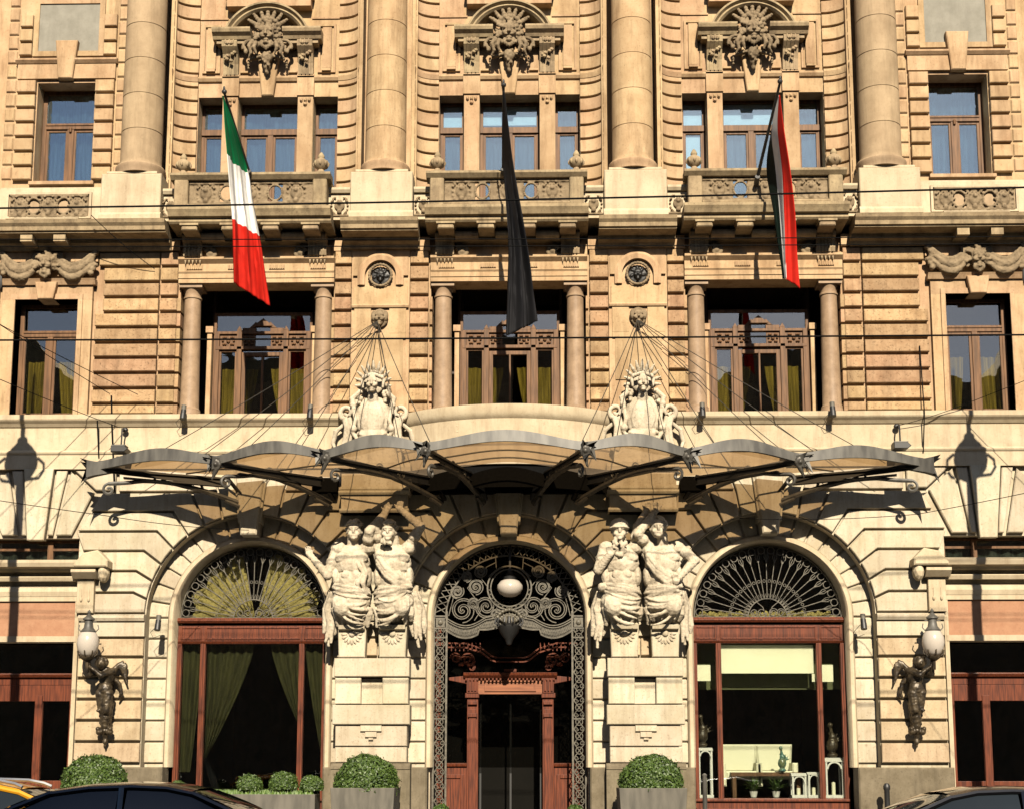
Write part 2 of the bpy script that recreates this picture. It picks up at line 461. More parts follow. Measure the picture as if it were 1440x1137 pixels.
# ------------------------------------------------------------------ hotel
hotel = thing('hotel_building', 'ornate golden sandstone hotel facade with three arches, balconies and tall columns', 'building')
BC = 5.5                        # axis of the side bays
ZS, RO, RI = 4.84, 2.17, 1.66   # arch springing, outer and inner radius
COURSE = [4.39, 3.98, 3.54, 3.10, 2.66, 2.22, 1.77]

# ---- ground floor wall: backing with arch openings, then the rusticated blocks
w = MB()
DB = -0.10
for c, x0, x1 in ((0, -2.75, 2.75), (BC, 2.75, 9.08), (-BC, -9.08, -2.75)):
    w.archplate(c, RO, ZS, x0, x1, 8.0, -0.42, DB)
    w.box(x0, c - RO, -0.42, DB, 0, ZS); w.box(c + RO, x1, -0.42, DB, 0, ZS)
    # stepped ring behind, and jambs
    w.archplate(c, RI, ZS, c - RO - .1, c + RO + .1, ZS + RO + .1, -1.0, -0.44)
    w.box(c - RO - .1, c - RI, -1.0, -0.44, 0, ZS); w.box(c + RI, c + RO + .1, -1.0, -0.44, 0, ZS)
for s in (1, -1):
    w.plate(min(s * 9.08, s * 16), max(s * 9.08, s * 16), 5.0, 8.0, -0.42, DB, [(min(s * 9.16, s * 11.0), max(s * 9.16, s * 11.0), 5.95, 6.52)])
    w.box(s * 11.4, s * 16, -0.42, DB, 0, 5.0)
w.build('backing_wall', M['cream'], hotel)

ANG = [80.5, 70, 59.5, 48.5, 37.5, 26.6, 16.0, 5.6]
ZC = [5.34, 5.80, 6.23, 6.65, 7.07, 7.50, 8.0, 8.0]
BX = [2.44, 2.40, 2.25, 1.99, 1.66, 1.28, 0.86, 0.36]
def arch_blocks(mb, c, s, xo):
    """voussoirs on one side (s) of the arch at c; xo(z) = outer limit of the courses"""
    def ring(a, r=RO): return (c + s * r * math.sin(R(a)), ZS + r * math.cos(R(a)))
    # first course above the impost
    p = [(xo(4.9), 4.9)] + [(c + s * RO, 4.9)] + [ring(86), ring(ANG[0]), (c + s * BX[0], ZC[0]), (xo(ZC[0]), ZC[0])]
    out = [p]
    for i in range(7):
        a0, a1 = ANG[i], ANG[i + 1]
        q = [ring(a0), ring((a0 + a1) / 2), ring(a1), (c + s * BX[i + 1], ZC[i + 1])]
        if ZC[i + 1] > ZC[i]:
            if i < 6: q += [(xo(ZC[i + 1]), ZC[i + 1])]
            if i < 5: q += [(xo(ZC[i]), ZC[i]), (c + s * BX[i], ZC[i])]
            elif i == 5: q = [ring(a0), ring((a0 + a1) / 2), ring(a1), (c + s * .70, 7.50), (c + s * BX[5], 7.50)]
        if i == 6: q = [ring(a0), ring((a0 + a1) / 2), ring(a1), (c + s * .36, 8.0), (c + s * .86, 8.0), (c + s * .70, 7.50)]
        out.append(q)
    # top row left over
    out.append([(c + s * .70, 7.5), (c + s * .86, 8.0), (xo(8.0), 8.0), (xo(8.0), 7.5)])
    for q in out:
        q = [k for j, k in enumerate(q) if j == 0 or (Vector(k) - Vector(q[j - 1])).length > .01]
        if sum(q[i][0] * q[(i + 1) % len(q)][1] - q[(i + 1) % len(q)][0] * q[i][1] for i in range(len(q))) < 0: q = q[::-1]
        mb.prism(inset(q, 0.026), DB - .01, 0.0, 0.013)
def ring_blocks(mb, c, zlow):
    edges = [5.6, 16, 26.6, 37.5, 48.5, 59.5, 70, 80.5, 90]
    for s in (1, -1):
        for a0, a1 in zip(edges, edges[1:]):
            q = []
            for a in (a0, (a0 + a1) / 2, a1): q.append((c + s * (RO + .04) * math.sin(R(a)), ZS + (RO + .04) * math.cos(R(a))))
            for a in (a1, (a0 + a1) / 2, a0): q.append((c + s * (RI + .08) * math.sin(R(a)), ZS + (RI + .08) * math.cos(R(a))))
            if s == 1: q = q[::-1]
            mb.prism(inset(q, 0.02), -0.47, -0.38, 0.018)
        cs = [ZS] + [4.39] + COURSE[1:]
        for z1, z0 in zip(cs, cs[1:]):
            mb.blk(c + s * (RI + .08), c + s * (RO + .04), z0, z1, -0.47, -0.38, 0.018, 0.022)
w = MB()
for s in (1, -1):
    w2 = MB(); w3 = MB()
    arch_blocks(w, s * BC, -s, lambda z: s * 2.75)
    arch_blocks(w, 0, s, lambda z: s * 2.75)
    arch_blocks(w, s * BC, s, lambda z: s * (9.06 if z < 6.6 else (9.22 - (z - 6.65) * .62 if z < 7.6 else 8.36)))
    # jamb courses of the outer pier
    zs = [4.39] + COURSE[1:]
    for z1, z0 in zip(zs, zs[1:]):
        w2.blk(s * (BC + RO), s * 9.06, z0, z1, DB - .01, 0.0, 0.014, 0.03)
        w3.blk(s * (BC - RO), s * 2.75, z0, z1, DB - .01, 0.0, 0.014, 0.03)
        w3.blk(s * RO, s * 2.75, z0, z1, DB - .01, 0.0, 0.014, 0.03)
    w2.build('rusticated_pier', M['pale_peach'], hotel); w3.build('rusticated_pier', M['pale_peach'], hotel)
    # impost string
    for x0, x1 in ((s * (BC + RO), s * 9.06), (s * 2.17, s * (BC - RO))):
        w.box(x0, x1, DB, 0.0, 4.42, 4.72)
        w.hprof(x0, x1, [(DB, 4.72), (.05, 4.74), (.09, 4.80), (.09, 4.84), (.03, 4.88), (DB, 4.88)])
    # flat arch over the low side window
    cx = 10.06
    def P(q): 
        q = [(s * x, z) for x, z in q]
        if s < 0: q = q[::-1]
        w.prism(inset(q, .024), DB - .01, 0.0, .02)
    P([(9.08, 6.52), (9.30, 6.52), (9.22, 6.68), (8.68, 7.5), (9.06, 6.66)][:0] or [(9.30, 6.55), (9.68, 6.55), (9.40, 8.0), (8.85, 7.5)])
    P([(8.85, 7.52), (9.40, 8.02), (8.45, 8.02), (8.40, 7.52)][:0] or [(8.39, 7.52), (8.84, 7.52), (9.36, 8.0), (8.39, 8.0)])
    P([(9.70, 6.55), (9.86, 6.55), (9.72, 8.0), (9.43, 8.0)])
    P([(2 * cx - 9.86, 6.55), (2 * cx - 9.70, 6.55), (2 * cx - 9.43, 8.0), (2 * cx - 9.72, 8.0)])
    P([(2 * cx - 9.68, 6.55), (2 * cx - 9.30, 6.55), (2 * cx - 8.85, 7.5), (2 * cx - 9.40, 8.0)])
    kk = [(9.88, 6.46), (2 * cx - 9.88, 6.46), (2 * cx - 9.74, 8.0), (9.74, 8.0)]
    kk = [(s * x, z) for x, z in kk]
    w.prism(kk if s > 0 else kk[::-1], DB, 0.07, .015)
    for z0, z1 in ((6.55, 7.03), (7.03, 7.5), (7.5, 8.0)):
        for k in range(3): w.blk(s * (11.3 + k * 1.5), s * (12.8 + k * 1.5), z0, z1, DB - .01, 0, .02, .02)
for c in (0, BC, -BC): ring_blocks(w, c, 0)
w.build('rusticated_arches', M['cream'], hotel)

# plinth
for s in (1, -1):
    w = MB()
    w.prism([(s * a, z) for a, z in ([(BC + RI, 0), (9.12, 0), (9.12, 1.70), (BC + RI, 1.70)] if s > 0 else [(9.12, 0), (BC + RI, 0), (BC + RI, 1.70), (9.12, 1.70)])], -0.9, 0.10, .03)
    w.build('plinth', M['plinth'], hotel); w = MB()
    w.prism([(s * a, z) for a, z in ([(RI + .02, 0), (BC - RI, 0), (BC - RI, 1.70), (RI + .02, 1.70)] if s > 0 else [(BC - RI, 0), (RI + .02, 0), (RI + .02, 1.70), (BC - RI, 1.70)])], -0.9, 0.08, .03)
    for x0, x1 in ((2.0, 3.62),):
        w.box(s * x0, s * x1, 0.07, 0.42, 0, 1.66)
        w.hprof(s * x0, s * x1, [(.0, 1.66), (.44, 1.66), (.44, 1.72), (.36, 1.78), (.0, 1.78)])
    w.build('plinth', M['plinth'], hotel)

# archivolt mouldings and keystones
for c in (0, BC, -BC):
    a = MB()
    a.archring(c, ZS, [(RI + .10, -.42), (RI + .10, -.33), (RI + .06, -.28), (RI - .01, -.28), (RI - .05, -.34), (RI - .05, -.95), (RI + .10, -.95)], legs=1.70)
    a.build('archivolt', M['pale'], hotel, smooth=40)
    k = MB()
    k.prism([(c - .17, ZS + RI + .05), (c + .17, ZS + RI + .05), (c + .33, 8.0), (c - .33, 8.0)], -0.5, 0.16, .03)
    k.prism([(c - .24, ZS + RI + .32), (c + .24, ZS + RI + .32), (c + .37, 7.98), (c - .37, 7.98)], -0.4, 0.10, .02)
    k.build('keystone', M['cream'], hotel)

# pedestals and capitals of the carved figures
for s in (1, -1):
    p = MB(); c = s * 2.82
    def B(x0, x1, z0, z1, d=.30, ch=.015): p.blk(c + x0, c + x1, z0, z1, -.05, d, ch, .006)
    B(-.78, .78, 3.54, 3.93, .36)
    B(-.76, -.22, 2.98, 3.53, .32); B(.22, .76, 2.98, 3.53, .32); B(-.24, .24, 2.98, 3.53, .17)
    B(-.80, .80, 2.56, 2.97, .36)
    B(-.74, .74, 2.12, 2.55, .30)
    for a, z0, z1 in ((.22, 2.42, 2.552), (.12, 2.30, 2.42), (.05, 2.24, 2.30)): B(-a, a, z0, z1, .35, .008)
    B(-.74, .74, 1.79, 2.11, .30)
    # herm shafts
    for dx in (-.42, .42):
        p.prism([(c + dx - .27, 3.94), (c + dx + .27, 3.94), (c + dx + .31, 4.9), (c + dx - .31, 4.9)], -.05, .36, .02)
        for k in range(9):
            a = PI + PI * k / 8
            p.ell((c + dx + .16 * math.cos(a), .37, 4.42 + .16 * math.sin(a)), (.035, .03, .07), Matrix.Rotation(-(a + PI / 2), 4, 'Y'), 1)
        p.ell((c + dx, .37, 4.43), (.07, .05, .07), None, 2)
        p.hprof(c + dx - .27, c + dx + .27, [(.2, 4.46), (.46, 4.52), (.48, 4.60), (.2, 4.66)])
    p.build('figure_pedestal', M['cream'], hotel)
    q = MB()
    q.box(c - .70, c + .70, -.05, .34, 6.98, 7.95)
    for z0, z1, d, e in ((7.36, 7.44, .42, .05), (7.44, 7.53, .38, .02), (6.98, 7.06, .40, .03), (7.86, 8.02, .44, .06)):
        q.hprof(c - .70 - e, c + .70 + e, [(-.05, z0), (d - .03, z0), (d, z0 + (z1 - z0) * .5), (d, z1), (-.05, z1)])
    q.build('figure_capital', M['cream'], hotel)

# side shopfront surrounds (beyond the outer piers)
for s in (1, -1):
    f = MB()
    x0, x1 = s * 9.10, s * 11.4
    f.hprof(x0 - s * .1, x1, [(-.05, 5.78), (.10, 5.78), (.14, 5.84), (.30, 5.86), (.34, 5.94), (.34, 6.0), (-.05, 6.02)])
    f.hprof(x0, x1, [(-.05, 5.58), (.08, 5.58), (.12, 5.66), (.10, 5.68), (-.05, 5.70)])
    f.hprof(x0, x1, [(-.05, 5.26), (.03, 5.26), (.06, 5.36), (.03, 5.46), (-.05, 5.48)])
    f.box(x0, x1, -.4, .02, 5.16, 5.26)
    f.box(x0, x1, -.4, .03, 4.30, 4.42)
    f.box(s * 9.065, s * 9.15, -.4, .015, 0.0, 5.26)
    f.box(s * 11.2, s * 11.5, -.4, .02, 0.0, 5.26)
    f.build('shop_entablature', M['pale'], hotel)
    t = MB(); t.box(s * 9.15, s * 11.2, -.3, -.03, 4.42, 5.16); t.build('terracotta_panel', M['terracotta'], hotel)
    b = MB()
    b.prism([(s * 8.74, 4.9), (s * 9.10, 4.9), (s * 9.10, 5.78), (s * 8.74, 5.78)][::s], -.05, .12, .01)
    b.hprof(s * 8.66, s * 9.18, [(-.05, 5.62), (.2, 5.62), (.34, 5.74), (.34, 5.80), (-.05, 5.80)])
    # hooded top
    q = [(s * 8.40, 5.84), (s * 9.12, 5.84), (s * 9.12, 5.90), (s * 8.92, 6.14), (s * 8.62, 6.20), (s * 8.40, 5.98)]
    b.prism(q[::s], -.05, .40, .03)
    b.ell((s * 8.52, .2, 5.72), (.12, .18, .2))
    for dx in (-.08, .08):
        b.ell((s * 8.92 + dx, .13, 5.18), (.03, .03, .05)); b.box(s * 8.92 + dx - .008, s * 8.92 + dx + .008, .1, .135, 5.2, 5.4)
    b.build('bracket', M['pale'], hotel)

# ---- string course between ground and first floor
w = MB()
def runs():
    return ((-16, -2.25), (2.25, 16))
for x0, x1 in runs():
    w.box(x0, x1, -.5, .04, 8.0, 8.32)
    w.hprof(x0, x1, [(-.5, 8.32), (.06, 8.32), (.08, 8.36), (.05, 8.40), (.02, 8.42), (.02, 8.90), (.05, 8.92), (.10, 8.98), (.16, 9.03), (.18, 9.06), (.18, 9.16), (-.5, 9.18)])
w.build('string_course', M['pale'], hotel)
# bowed balcony parapet over the entrance
w = MB()
prof = [(0, 7.9), (.02, 7.98), (.02, 8.28), (.05, 8.32), (.0, 8.36), (.0, 8.86), (.04, 8.90), (.09, 8.98), (.09, 9.14), (.0, 9.17)]
rows = []
SAG, HW = 0.92, 2.28
RB = (HW * HW + SAG * SAG) / (2 * SAG)
aa = math.asin(HW / RB)
for i in range(33):
    a = -aa + 2 * aa * i / 32
    rows.append([(math.sin(a) * (RB + p), SAG - RB + (RB + p) * math.cos(a), z) for p, z in prof])
w.grid(rows)
w.grid([[r[0] for r in rows], [(r[0][0], -.3, 7.9) for r in rows]])
w.grid([[r[-1] for r in rows], [(r[-1][0], -.3, 9.17) for r in rows]])
for sx in (-.01, 1.0, -1.0): w.box(sx - .006, sx + .006, .5, SAG + .0 - abs(sx) * .18, 8.37, 8.87)
for sx in (-1.05, 1.05):
    for dz in (8.62, 8.74): w.ell((sx, SAG - .21, dz), (.05, .05, .035), None, 1)
w.build('bowed_parapet', M['pale'], hotel, smooth=35)

# dark rooms behind the windows
w = MB()
w.box(-16, 16, -9.0, -8.8, -0.1, 21)
for z in (-0.1, 8.05, 12.9): w.box(-16, 16, -8.8, -1.05, z, z + .12)
for x in (-16, -7.6, -2.7, 2.7, 7.6, 15.8): w.box(x - .05, x + .05, -8.8, -1.05, 0.02, 21)
w.box(-16, 16, -9.0, -1.0, 20.9, 21.2)
w.build('interior_wall', M['dark'], hotel)

# houses across the street, behind the camera: their dark shape shows in the window panes
opp = thing('apartment_building', 'tall apartment terrace across the street reflected in the hotel windows', 'building', (0, -64, 0), rotz=PI)
w = MB(); w.box(-70, 70, 0, 14, 0, 23.5)
for i in range(9): w.prism([(-70 + i * 16, 23.4), (-58 + i * 16, 23.4), (-61 + i * 16, 25.5 + (i * 37 % 5) * .4), (-67 + i * 16, 25.5 + (i * 37 % 5) * .4)], 1, 13)
w.build('wall', M['peach'], opp)
w = MB()
for i in range(46):
    for k in range(6): w.box(-69 + i * 3, -67.7 + i * 3, -.04, .04, 1.2 + k * 3.7, 3.4 + k * 3.7)
w.build('window_glass', M['darkiron'], opp)
# ------------------------------------------------------------------ windows
def frame(mb, x0, x1, z0, z1, d, t=.07, dep=.08):
    mb.box(x0, x0 + t, d - dep, d, z0, z1); mb.box(x1 - t, x1, d - dep, d, z0, z1)
    mb.box(x0 + t, x1 - t, d - dep, d, z0, z0 + t); mb.box(x0 + t, x1 - t, d - dep, d, z1 - t, z1)

def curtain(x0, x1, z0, z1, d, mat, parent, n=60, amp=.03, tieup=0, side=1, name='curtain'):
    """hanging cloth with folds; tieup > 0 draws the lower part to one side"""
    mb = MB(); rows = []
    ph = random.random() * 6
    for j in range(13):
        v = j / 12
        z = z1 + (z0 - z1) * v
        sh = tieup * (v ** 1.3)
        row = []
        for i in range(n + 1):
            u = i / n
            uu = u * (1 - sh) if side > 0 else 1 - (1 - u) * (1 - sh)
            a = u * n * .55 + ph
            row.append((x0 + (x1 - x0) * uu, d + amp * math.sin(a) + amp * .5 * math.sin(a * .37 + v), z))
        rows.append(row)
    mb.grid(rows)
    return mb.build(name, mat, parent, smooth=80)

def pane(x0, x1, z0, z1, d, mat, parent):
    mb = MB(); mb.box(x0, x1, d - .008, d, z0, z1)
    return mb.build('pane', mat, parent)

# ------------------------------------------------------------------ first floor (above the shops)
Z0, Z1 = 9.17, 13.1
for s in (1, -1):
    w = MB()
    a, b = sorted((s * 3.82, s * 16))
    w.plate(a, b, Z0, Z1, -.5, -.09, [tuple(sorted((s * 9.40, s * 10.78))) + (Z0 - .1, 11.76),
                                       tuple(sorted((s * (BC - 1.68), s * (BC + 1.68)))) + (Z0 - .1, 12.12)])
    w.box(s * 1.70, s * 3.82, -.5, -.09, Z0, Z1)
    w.build('first_floor_wall', M['upper'], hotel)
w = MB(); w.plate(-1.70, 1.70, 12.12, Z1, -.5, -.09)
w.build('first_floor_wall', M['upper'], hotel)

# rusticated piers
gz = [9.18, 9.43, 9.77, 10.11, 10.45, 10.79, 11.13, 11.47, 11.81, 12.15, 12.50, 12.85]
ch = dict(d0=-.10, d1=.035, ch=.014, gap=.036)
def quoin_returns(w, xr, e):
    for z0, z1 in zip(gz, gz[1:9]): w.box(min(xr - e * .6, xr + e), max(xr - e * .6, xr + e), -.48, .0, z0 + .03, z1 - .03)
for s in (1, -1):
    w = MB()
    for i, (z0, z1) in enumerate(zip(gz, gz[1:])):
        xo = 9.02 if i < 7 else (8.86 if i < 10 else 8.98)
        w.blk(s * 7.22, s * 7.62, z0, z1, **ch); w.blk(s * 7.63, s * xo, z0, z1, **ch)
    quoin_returns(w, s * (BC + 1.68), s * .05)
    w.build('rusticated_pier', M['peach'], hotel)
    for a, b, xr, e in ((1.74, 2.16, 1.685, .035), (3.42, 3.80, BC - 1.68, -.05)):
        w = MB()
        for z0, z1 in zip(gz, gz[1:]): w.blk(s * a, s * b, z0, z1, **ch)
        quoin_returns(w, s * xr, s * e)
        w.build('rusticated_pier', M['peach'], hotel)
    w = MB()
    for z0, z1 in zip(gz, gz[1:]):
        w.blk(s * 11.14, s * 12.9, z0, z1, **ch); w.blk(s * 12.92, s * 14.6, z0, z1, **ch)
    w.build('rusticated_pier', M['peach'], hotel)
for s in (1, -1):
    w = MB(); w.box(s * 2.16, s * 3.42, -.06, .02, 9.18, 12.82); w.box(s * 1.72, s * 3.82, -.06, .045, 12.82, 13.12); w.build('frieze_band', M['upper'], hotel)
    w = MB(); w.box(s * 7.2, s * 9.0, -.06, .045, 12.86, 13.12); w.box(s * 9.0, s * 11.15, -.06, .03, 12.62, 13.12); w.box(s * 11.15, s * 16, -.06, .045, 12.86, 13.12)
    w.build('frieze_band', M['upper'], hotel)

# pier panel with niche, medallion and mask
def mask_face(sc, c, sz, beard=True, mane=True, lion=False):
    """a carved face: c centre (x, d, z), sz half-height"""
    x, d, z = c
    E = lambda dx, dd, dz, rx, rd, rz, sub=2: sc.ell((x + dx * sz, d + dd * sz, z + dz * sz), (rx * sz, rd * sz, rz * sz), None, sub)
    E(0, 0, 0, .62, .55, .95)
    E(0, .42, .35, .50, .22, .22)
    for q in (-1, 1):
        E(q * .30, .46, .22, .24, .16, .09); E(q * .36, .42, -.18, .24, .22, .22); E(q * .24, .5, .05, .10, .08, .07)
        E(q * .22, .5, -.36, .22, .12, .07)
    E(0, .62, -.02, .11, .2, .28); E(0, .68, -.16, .17, .16, .12)
    E(0, .46, -.62, .20, .14, .08); E(0, .42, -.86, .26, .22, .16)
    if mane:
        n = 15
        for k in range(n):
            a = -.55 + (PI + 1.1) * k / (n - 1)
            for rr, q in ((.82, .22), (1.12, .2)):
                a2 = a + (.1 if rr > 1 else 0)
                sc.ell((x + math.cos(a2) * rr * sz * .95, d - .05 + .05 * math.sin(k * 2.1), z + math.sin(a2) * rr * sz * 1.02 + .1 * sz), (q * sz, .2 * sz, q * sz), None, 1)
    if beard:
        for k in range(5):
            sc.ell((x + (k - 2) * .2 * sz, d + .25 * sz, z - (1.15 - abs(k - 2) * .15) * sz), (.16 * sz, .2 * sz, .35 * sz), None, 1)

for s in (1, -1):
    c = s * 2.79
    p = MB()
    p.archplate(c, .34, 12.24, c - .6, c + .6, 12.66, .0, .08)
    p.archring(c, 12.24, [(.34, .06), (.34, .12), (.44, .14), (.50, .10), (.50, .05)], legs=12.02)
    p.box(c - .58, c + .58, .0, .07, 11.54, 12.0)
    p.hprof(c - .62, c + .62, [(.0, 11.52), (.09, 11.52), (.11, 11.56), (.07, 11.60), (.0, 11.6)])
    p.box(c - .56, c - .20, .0, .06, 10.95, 11.52); p.box(c + .20, c + .56, .0, .06, 10.95, 11.52)
    p.box(c - .56, c + .56, .0, .055, 10.82, 10.95); p.box(c - .50, c + .50, .0, .045, 9.9, 10.82)
    p.build('pier_panel', M['upper'], hotel)
    q = Sculpt()
    for k in range(24):
        a = 2 * PI * k / 24
        q.ell((c + .24 * math.cos(a), .11, 12.24 + .24 * math.sin(a)), (.04, .05, .04), None, 1)
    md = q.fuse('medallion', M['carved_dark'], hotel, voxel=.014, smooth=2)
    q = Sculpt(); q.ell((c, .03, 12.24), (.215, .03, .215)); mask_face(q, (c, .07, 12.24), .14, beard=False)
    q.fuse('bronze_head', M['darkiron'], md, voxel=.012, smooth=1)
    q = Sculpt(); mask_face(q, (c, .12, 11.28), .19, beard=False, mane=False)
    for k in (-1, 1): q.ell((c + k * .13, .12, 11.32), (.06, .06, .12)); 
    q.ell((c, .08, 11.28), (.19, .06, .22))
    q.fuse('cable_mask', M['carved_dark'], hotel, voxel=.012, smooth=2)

# side windows with surround, keystone and lion garland
for s in (1, -1):
    cx = s * 10.08
    f = MB()
    for e, d in ((.10, .06), (.30, .02)):
        f.box(cx - .69 - e, cx - .69, -.5, d, 9.18, 11.78); f.box(cx + .69, cx + .69 + e, -.5, d, 9.18, 11.78)
        f.box(cx - .69 - e, cx + .69 + e, -.5, d + .002, 11.76, 11.78 + e)
    f.hprof(cx - 1.06, cx + 1.06, [(-.05, 12.08), (.08, 12.08), (.13, 12.16), (.16, 12.2), (-.05, 12.22)])
    k = [(cx - .17, 11.74), (cx + .17, 11.74), (cx + .24, 12.12), (cx - .24, 12.12)]
    f.prism(k, -.3, .17, .015)
    f.box(cx - .72, cx + .72, -.5, .10, 9.05, 9.178)
    f.build('window_surround', M['upper'], hotel)
    q = Sculpt(); mask_face(q, (cx, .20, 12.50), .24)
    for t in (-1, 1):
        for lv, (dz, r) in enumerate(((0, .085), (-.16, .075), (.12, .055))):
            pts = []
            for i in range(15):
                u = i / 14
                px = t * (.22 + .78 * u)
                pz = 12.62 + dz - .38 * math.sin(PI * u * .9) * (1 - .2 * u) + .18 * u
                pts.append((cx + px, .12 + .05 * math.sin(PI * u), pz, r * (.55 + .6 * math.sin(PI * min(1, u * 1.1)))))
            q.tube([a[:3] for a in pts], [max(.03, a[3]) for a in pts], 8)
            for a in pts[2:-1:2]: q.ell((a[0], a[1] + a[3] * .6, a[2]), (a[3] * .9, a[3] * .5, a[3] * .5), Matrix.Rotation(.5 * t, 4, 'Y'), 1)
        for k in range(6):
            q.ell((cx + t * (1.0 + .05 * math.cos(k * 2)), .1, 12.78 - k * .09), (.075, .08, .07), None, 1)
    q.box(cx - .34, cx + .34, .0, .14, 12.66, 12.80)
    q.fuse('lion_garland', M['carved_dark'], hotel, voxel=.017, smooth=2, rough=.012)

    wd = MB(); d = -.33
    x0, x1 = cx - .69, cx + .69
    frame(wd, x0, x1, Z0, 11.76, d, .09)
    wd.box(x0 + .09, x1 - .09, d - .06, d + .02, 11.02, 11.16); wd.box(x0 + .09, x1 - .09, d - .06, d + .04, 11.10, 11.14)
    wd.box(cx - .06, cx + .06, d - .06, d + .02, Z0 + .09, 11.02)
    frame(wd, x0 + .09, cx - .06, Z0 + .09, 11.02, d - .01, .055, .05); frame(wd, cx + .06, x1 - .09, Z0 + .09, 11.02, d - .01, .055, .05)
    o = wd.build('window', M['wood'], hotel, bevel=.006)
    pane(x0 + .08, x1 - .08, Z0 + .08, 11.7, d - .035, M['glass_mid'], o)
    for a, b, t, sd in ((x0 + .05, cx - .16, .25, 1), (cx + .1, x1 - .05, .25, -1)):
        curtain(a, b, Z0, 10.55, d - .35, M['curtain_green'], o, n=40, tieup=t, side=sd)

# loggia windows in the three bays
def loggia(c):
    d = -.86
    wl = MB()
    wl.box(c - 1.75, c + 1.75, -2.3, .0, 9.0, 9.168)
    ln = MB(); ln.box(c - 1.75, c + 1.75, -2.3, -.10, 12.3, 12.4)
    for q in (-1, 1):
        ln.box(c + q * 1.69, c + q * 1.75, -2.3, -.5, 9.168, 12.3)
        ln.box(c + q * 1.10, c + q * 1.69, -2.3, -2.1, 9.168, 12.3)
        ln.box(c + q * 1.10, c + q * 1.16, -2.1, d - .12, 9.168, 12.3)
    ln.build('loggia_shade_walls', M['loggia_shade'], hotel)  # inner walls and ceiling coloured dark to stand for the loggia shade
    for q in (-1, 1):
        wl.box(c + q * 1.12, c + q * 1.22, d - .12, d + .12, 9.168, 11.22)
        wl.box(c + q * 1.09, c + q * 1.25, d - .12, d + .16, 11.22, 11.36)
    wl.build('loggia_wall', M['upper'], hotel)
    f = MB()
    frame(f, c - 1.10, c + 1.10, 9.17, 11.72, d, .06, .1)
    for q in (-1, 1):
        f.box(c + q * .52 - .055, c + q * .52 + .055, d - .1, d + .05, 9.17, 11.30)
        f.box(c + q * 1.02 - .05, c + q * 1.02 + .05, d - .1, d + .04, 9.17, 11.25)
        f.prism([(c + q * .52 - .06, 11.30), (c + q * .52 + .06, 11.30), (c + q * .52, 11.40)], d - .06, d + .05)
        a, b = sorted((c + q * .575, c + q * .97)); frame(f, a, b, 9.17, 10.86, d - .01, .045, .06)
        # carved panels of the transom
        for a, b in ((.58, .97), (.17, .46)):
            a, b = sorted((c + q * a, c + q * b))
            f.box(a, b, d - .06, d - .02, 10.93, 11.22)
            for k in range(12):
                t = 2 * PI * k / 12
                f.ell(((a + b) / 2 + (b - a) * .32 * math.cos(t), d - .0, 11.07 + .09 * math.sin(2 * t)), (.03, .03, .03), None, 1)
            f.ell(((a + b) / 2, d, 11.07), (.05, .04, .06), None, 1)
    f.box(c - 1.05, c + 1.05, d - .08, d + .05, 10.86, 10.93); f.box(c - 1.05, c + 1.05, d - .08, d + .03, 11.22, 11.28)
    for q in (-1, 1):
        f.box(c + q * .16, c + q * .46, d - .06, d + .02, 11.28, 11.36)
        f.prism([(c + q * .3, 11.36), (c + q * .16, 11.50), (c + q * .12, 11.44), (c + q * .22, 11.36)][::q], d - .04, d + .03)
    f.prism([(c - .22, 11.40), (c + .22, 11.40), (c, 11.58)], d - .04, d + .04)
    frame(f, c - .46, c + .46, 9.17, 10.80, d + .02, .085, .08)
    f.box(c - .02, c + .02, d - .05, d + .035, 9.2, 10.75)
    o = f.build('loggia_window', M['wood'], hotel, bevel=.005)
    pane(c - 1.05, c + 1.05, 9.2, 11.7, d - .04, M['glass_mid'], o)
    for a, b, t, sd in ((c - 1.0, c - .15, .3, 1), (c + .15, c + 1.0, .3, -1)):
        curtain(a, b, 9.15, 10.5, d - .30, M['curtain_green'], o, n=50, tieup=t, side=sd)
    # entablature over the columns
    e = MB()
    e.hprof(c - 1.70, c + 1.70, [(-.5, 12.10), (.08, 12.10), (.08, 12.20), (.10, 12.20), (.10, 12.30), (.13, 12.34), (.10, 12.36), (.10, 12.52), (.15, 12.56), (.20, 12.60), (.20, 12.65), (-.05, 12.67)])
    for k in range(4):
        x = c - 1.35 + k * .9
        e.box(x - .17, x + .17, .09, .125, 12.39, 12.49)
        for j in range(7): e.box(x - .15 + j * .048, x - .132 + j * .048, .12, .14, 12.40, 12.48)
    e.box(c - 1.6, c + 1.6, -.05, .05, 12.67, 12.95)
    e.build('loggia_entablature', M['upper'], hotel)
    for q in (-1, 1):
        k = MB(); x = c + q * 1.44
        k.lathe([(.25, 9.17), (.25, 9.26), (.235, 9.28), (.235, 9.33), (.215, 9.35), (.205, 9.38), (.195, 10.2), (.178, 11.80), (.20, 11.81), (.20, 11.84), (.178, 11.86), (.178, 11.93), (.23, 12.02)], x, -.22, 28)
        k.box(x - .25, x + .25, -.47, .03, 12.02, 12.10)
        k.build('loggia_column', M['granite'], hotel, smooth=40)
for c in (-BC, 0, BC): loggia(c)

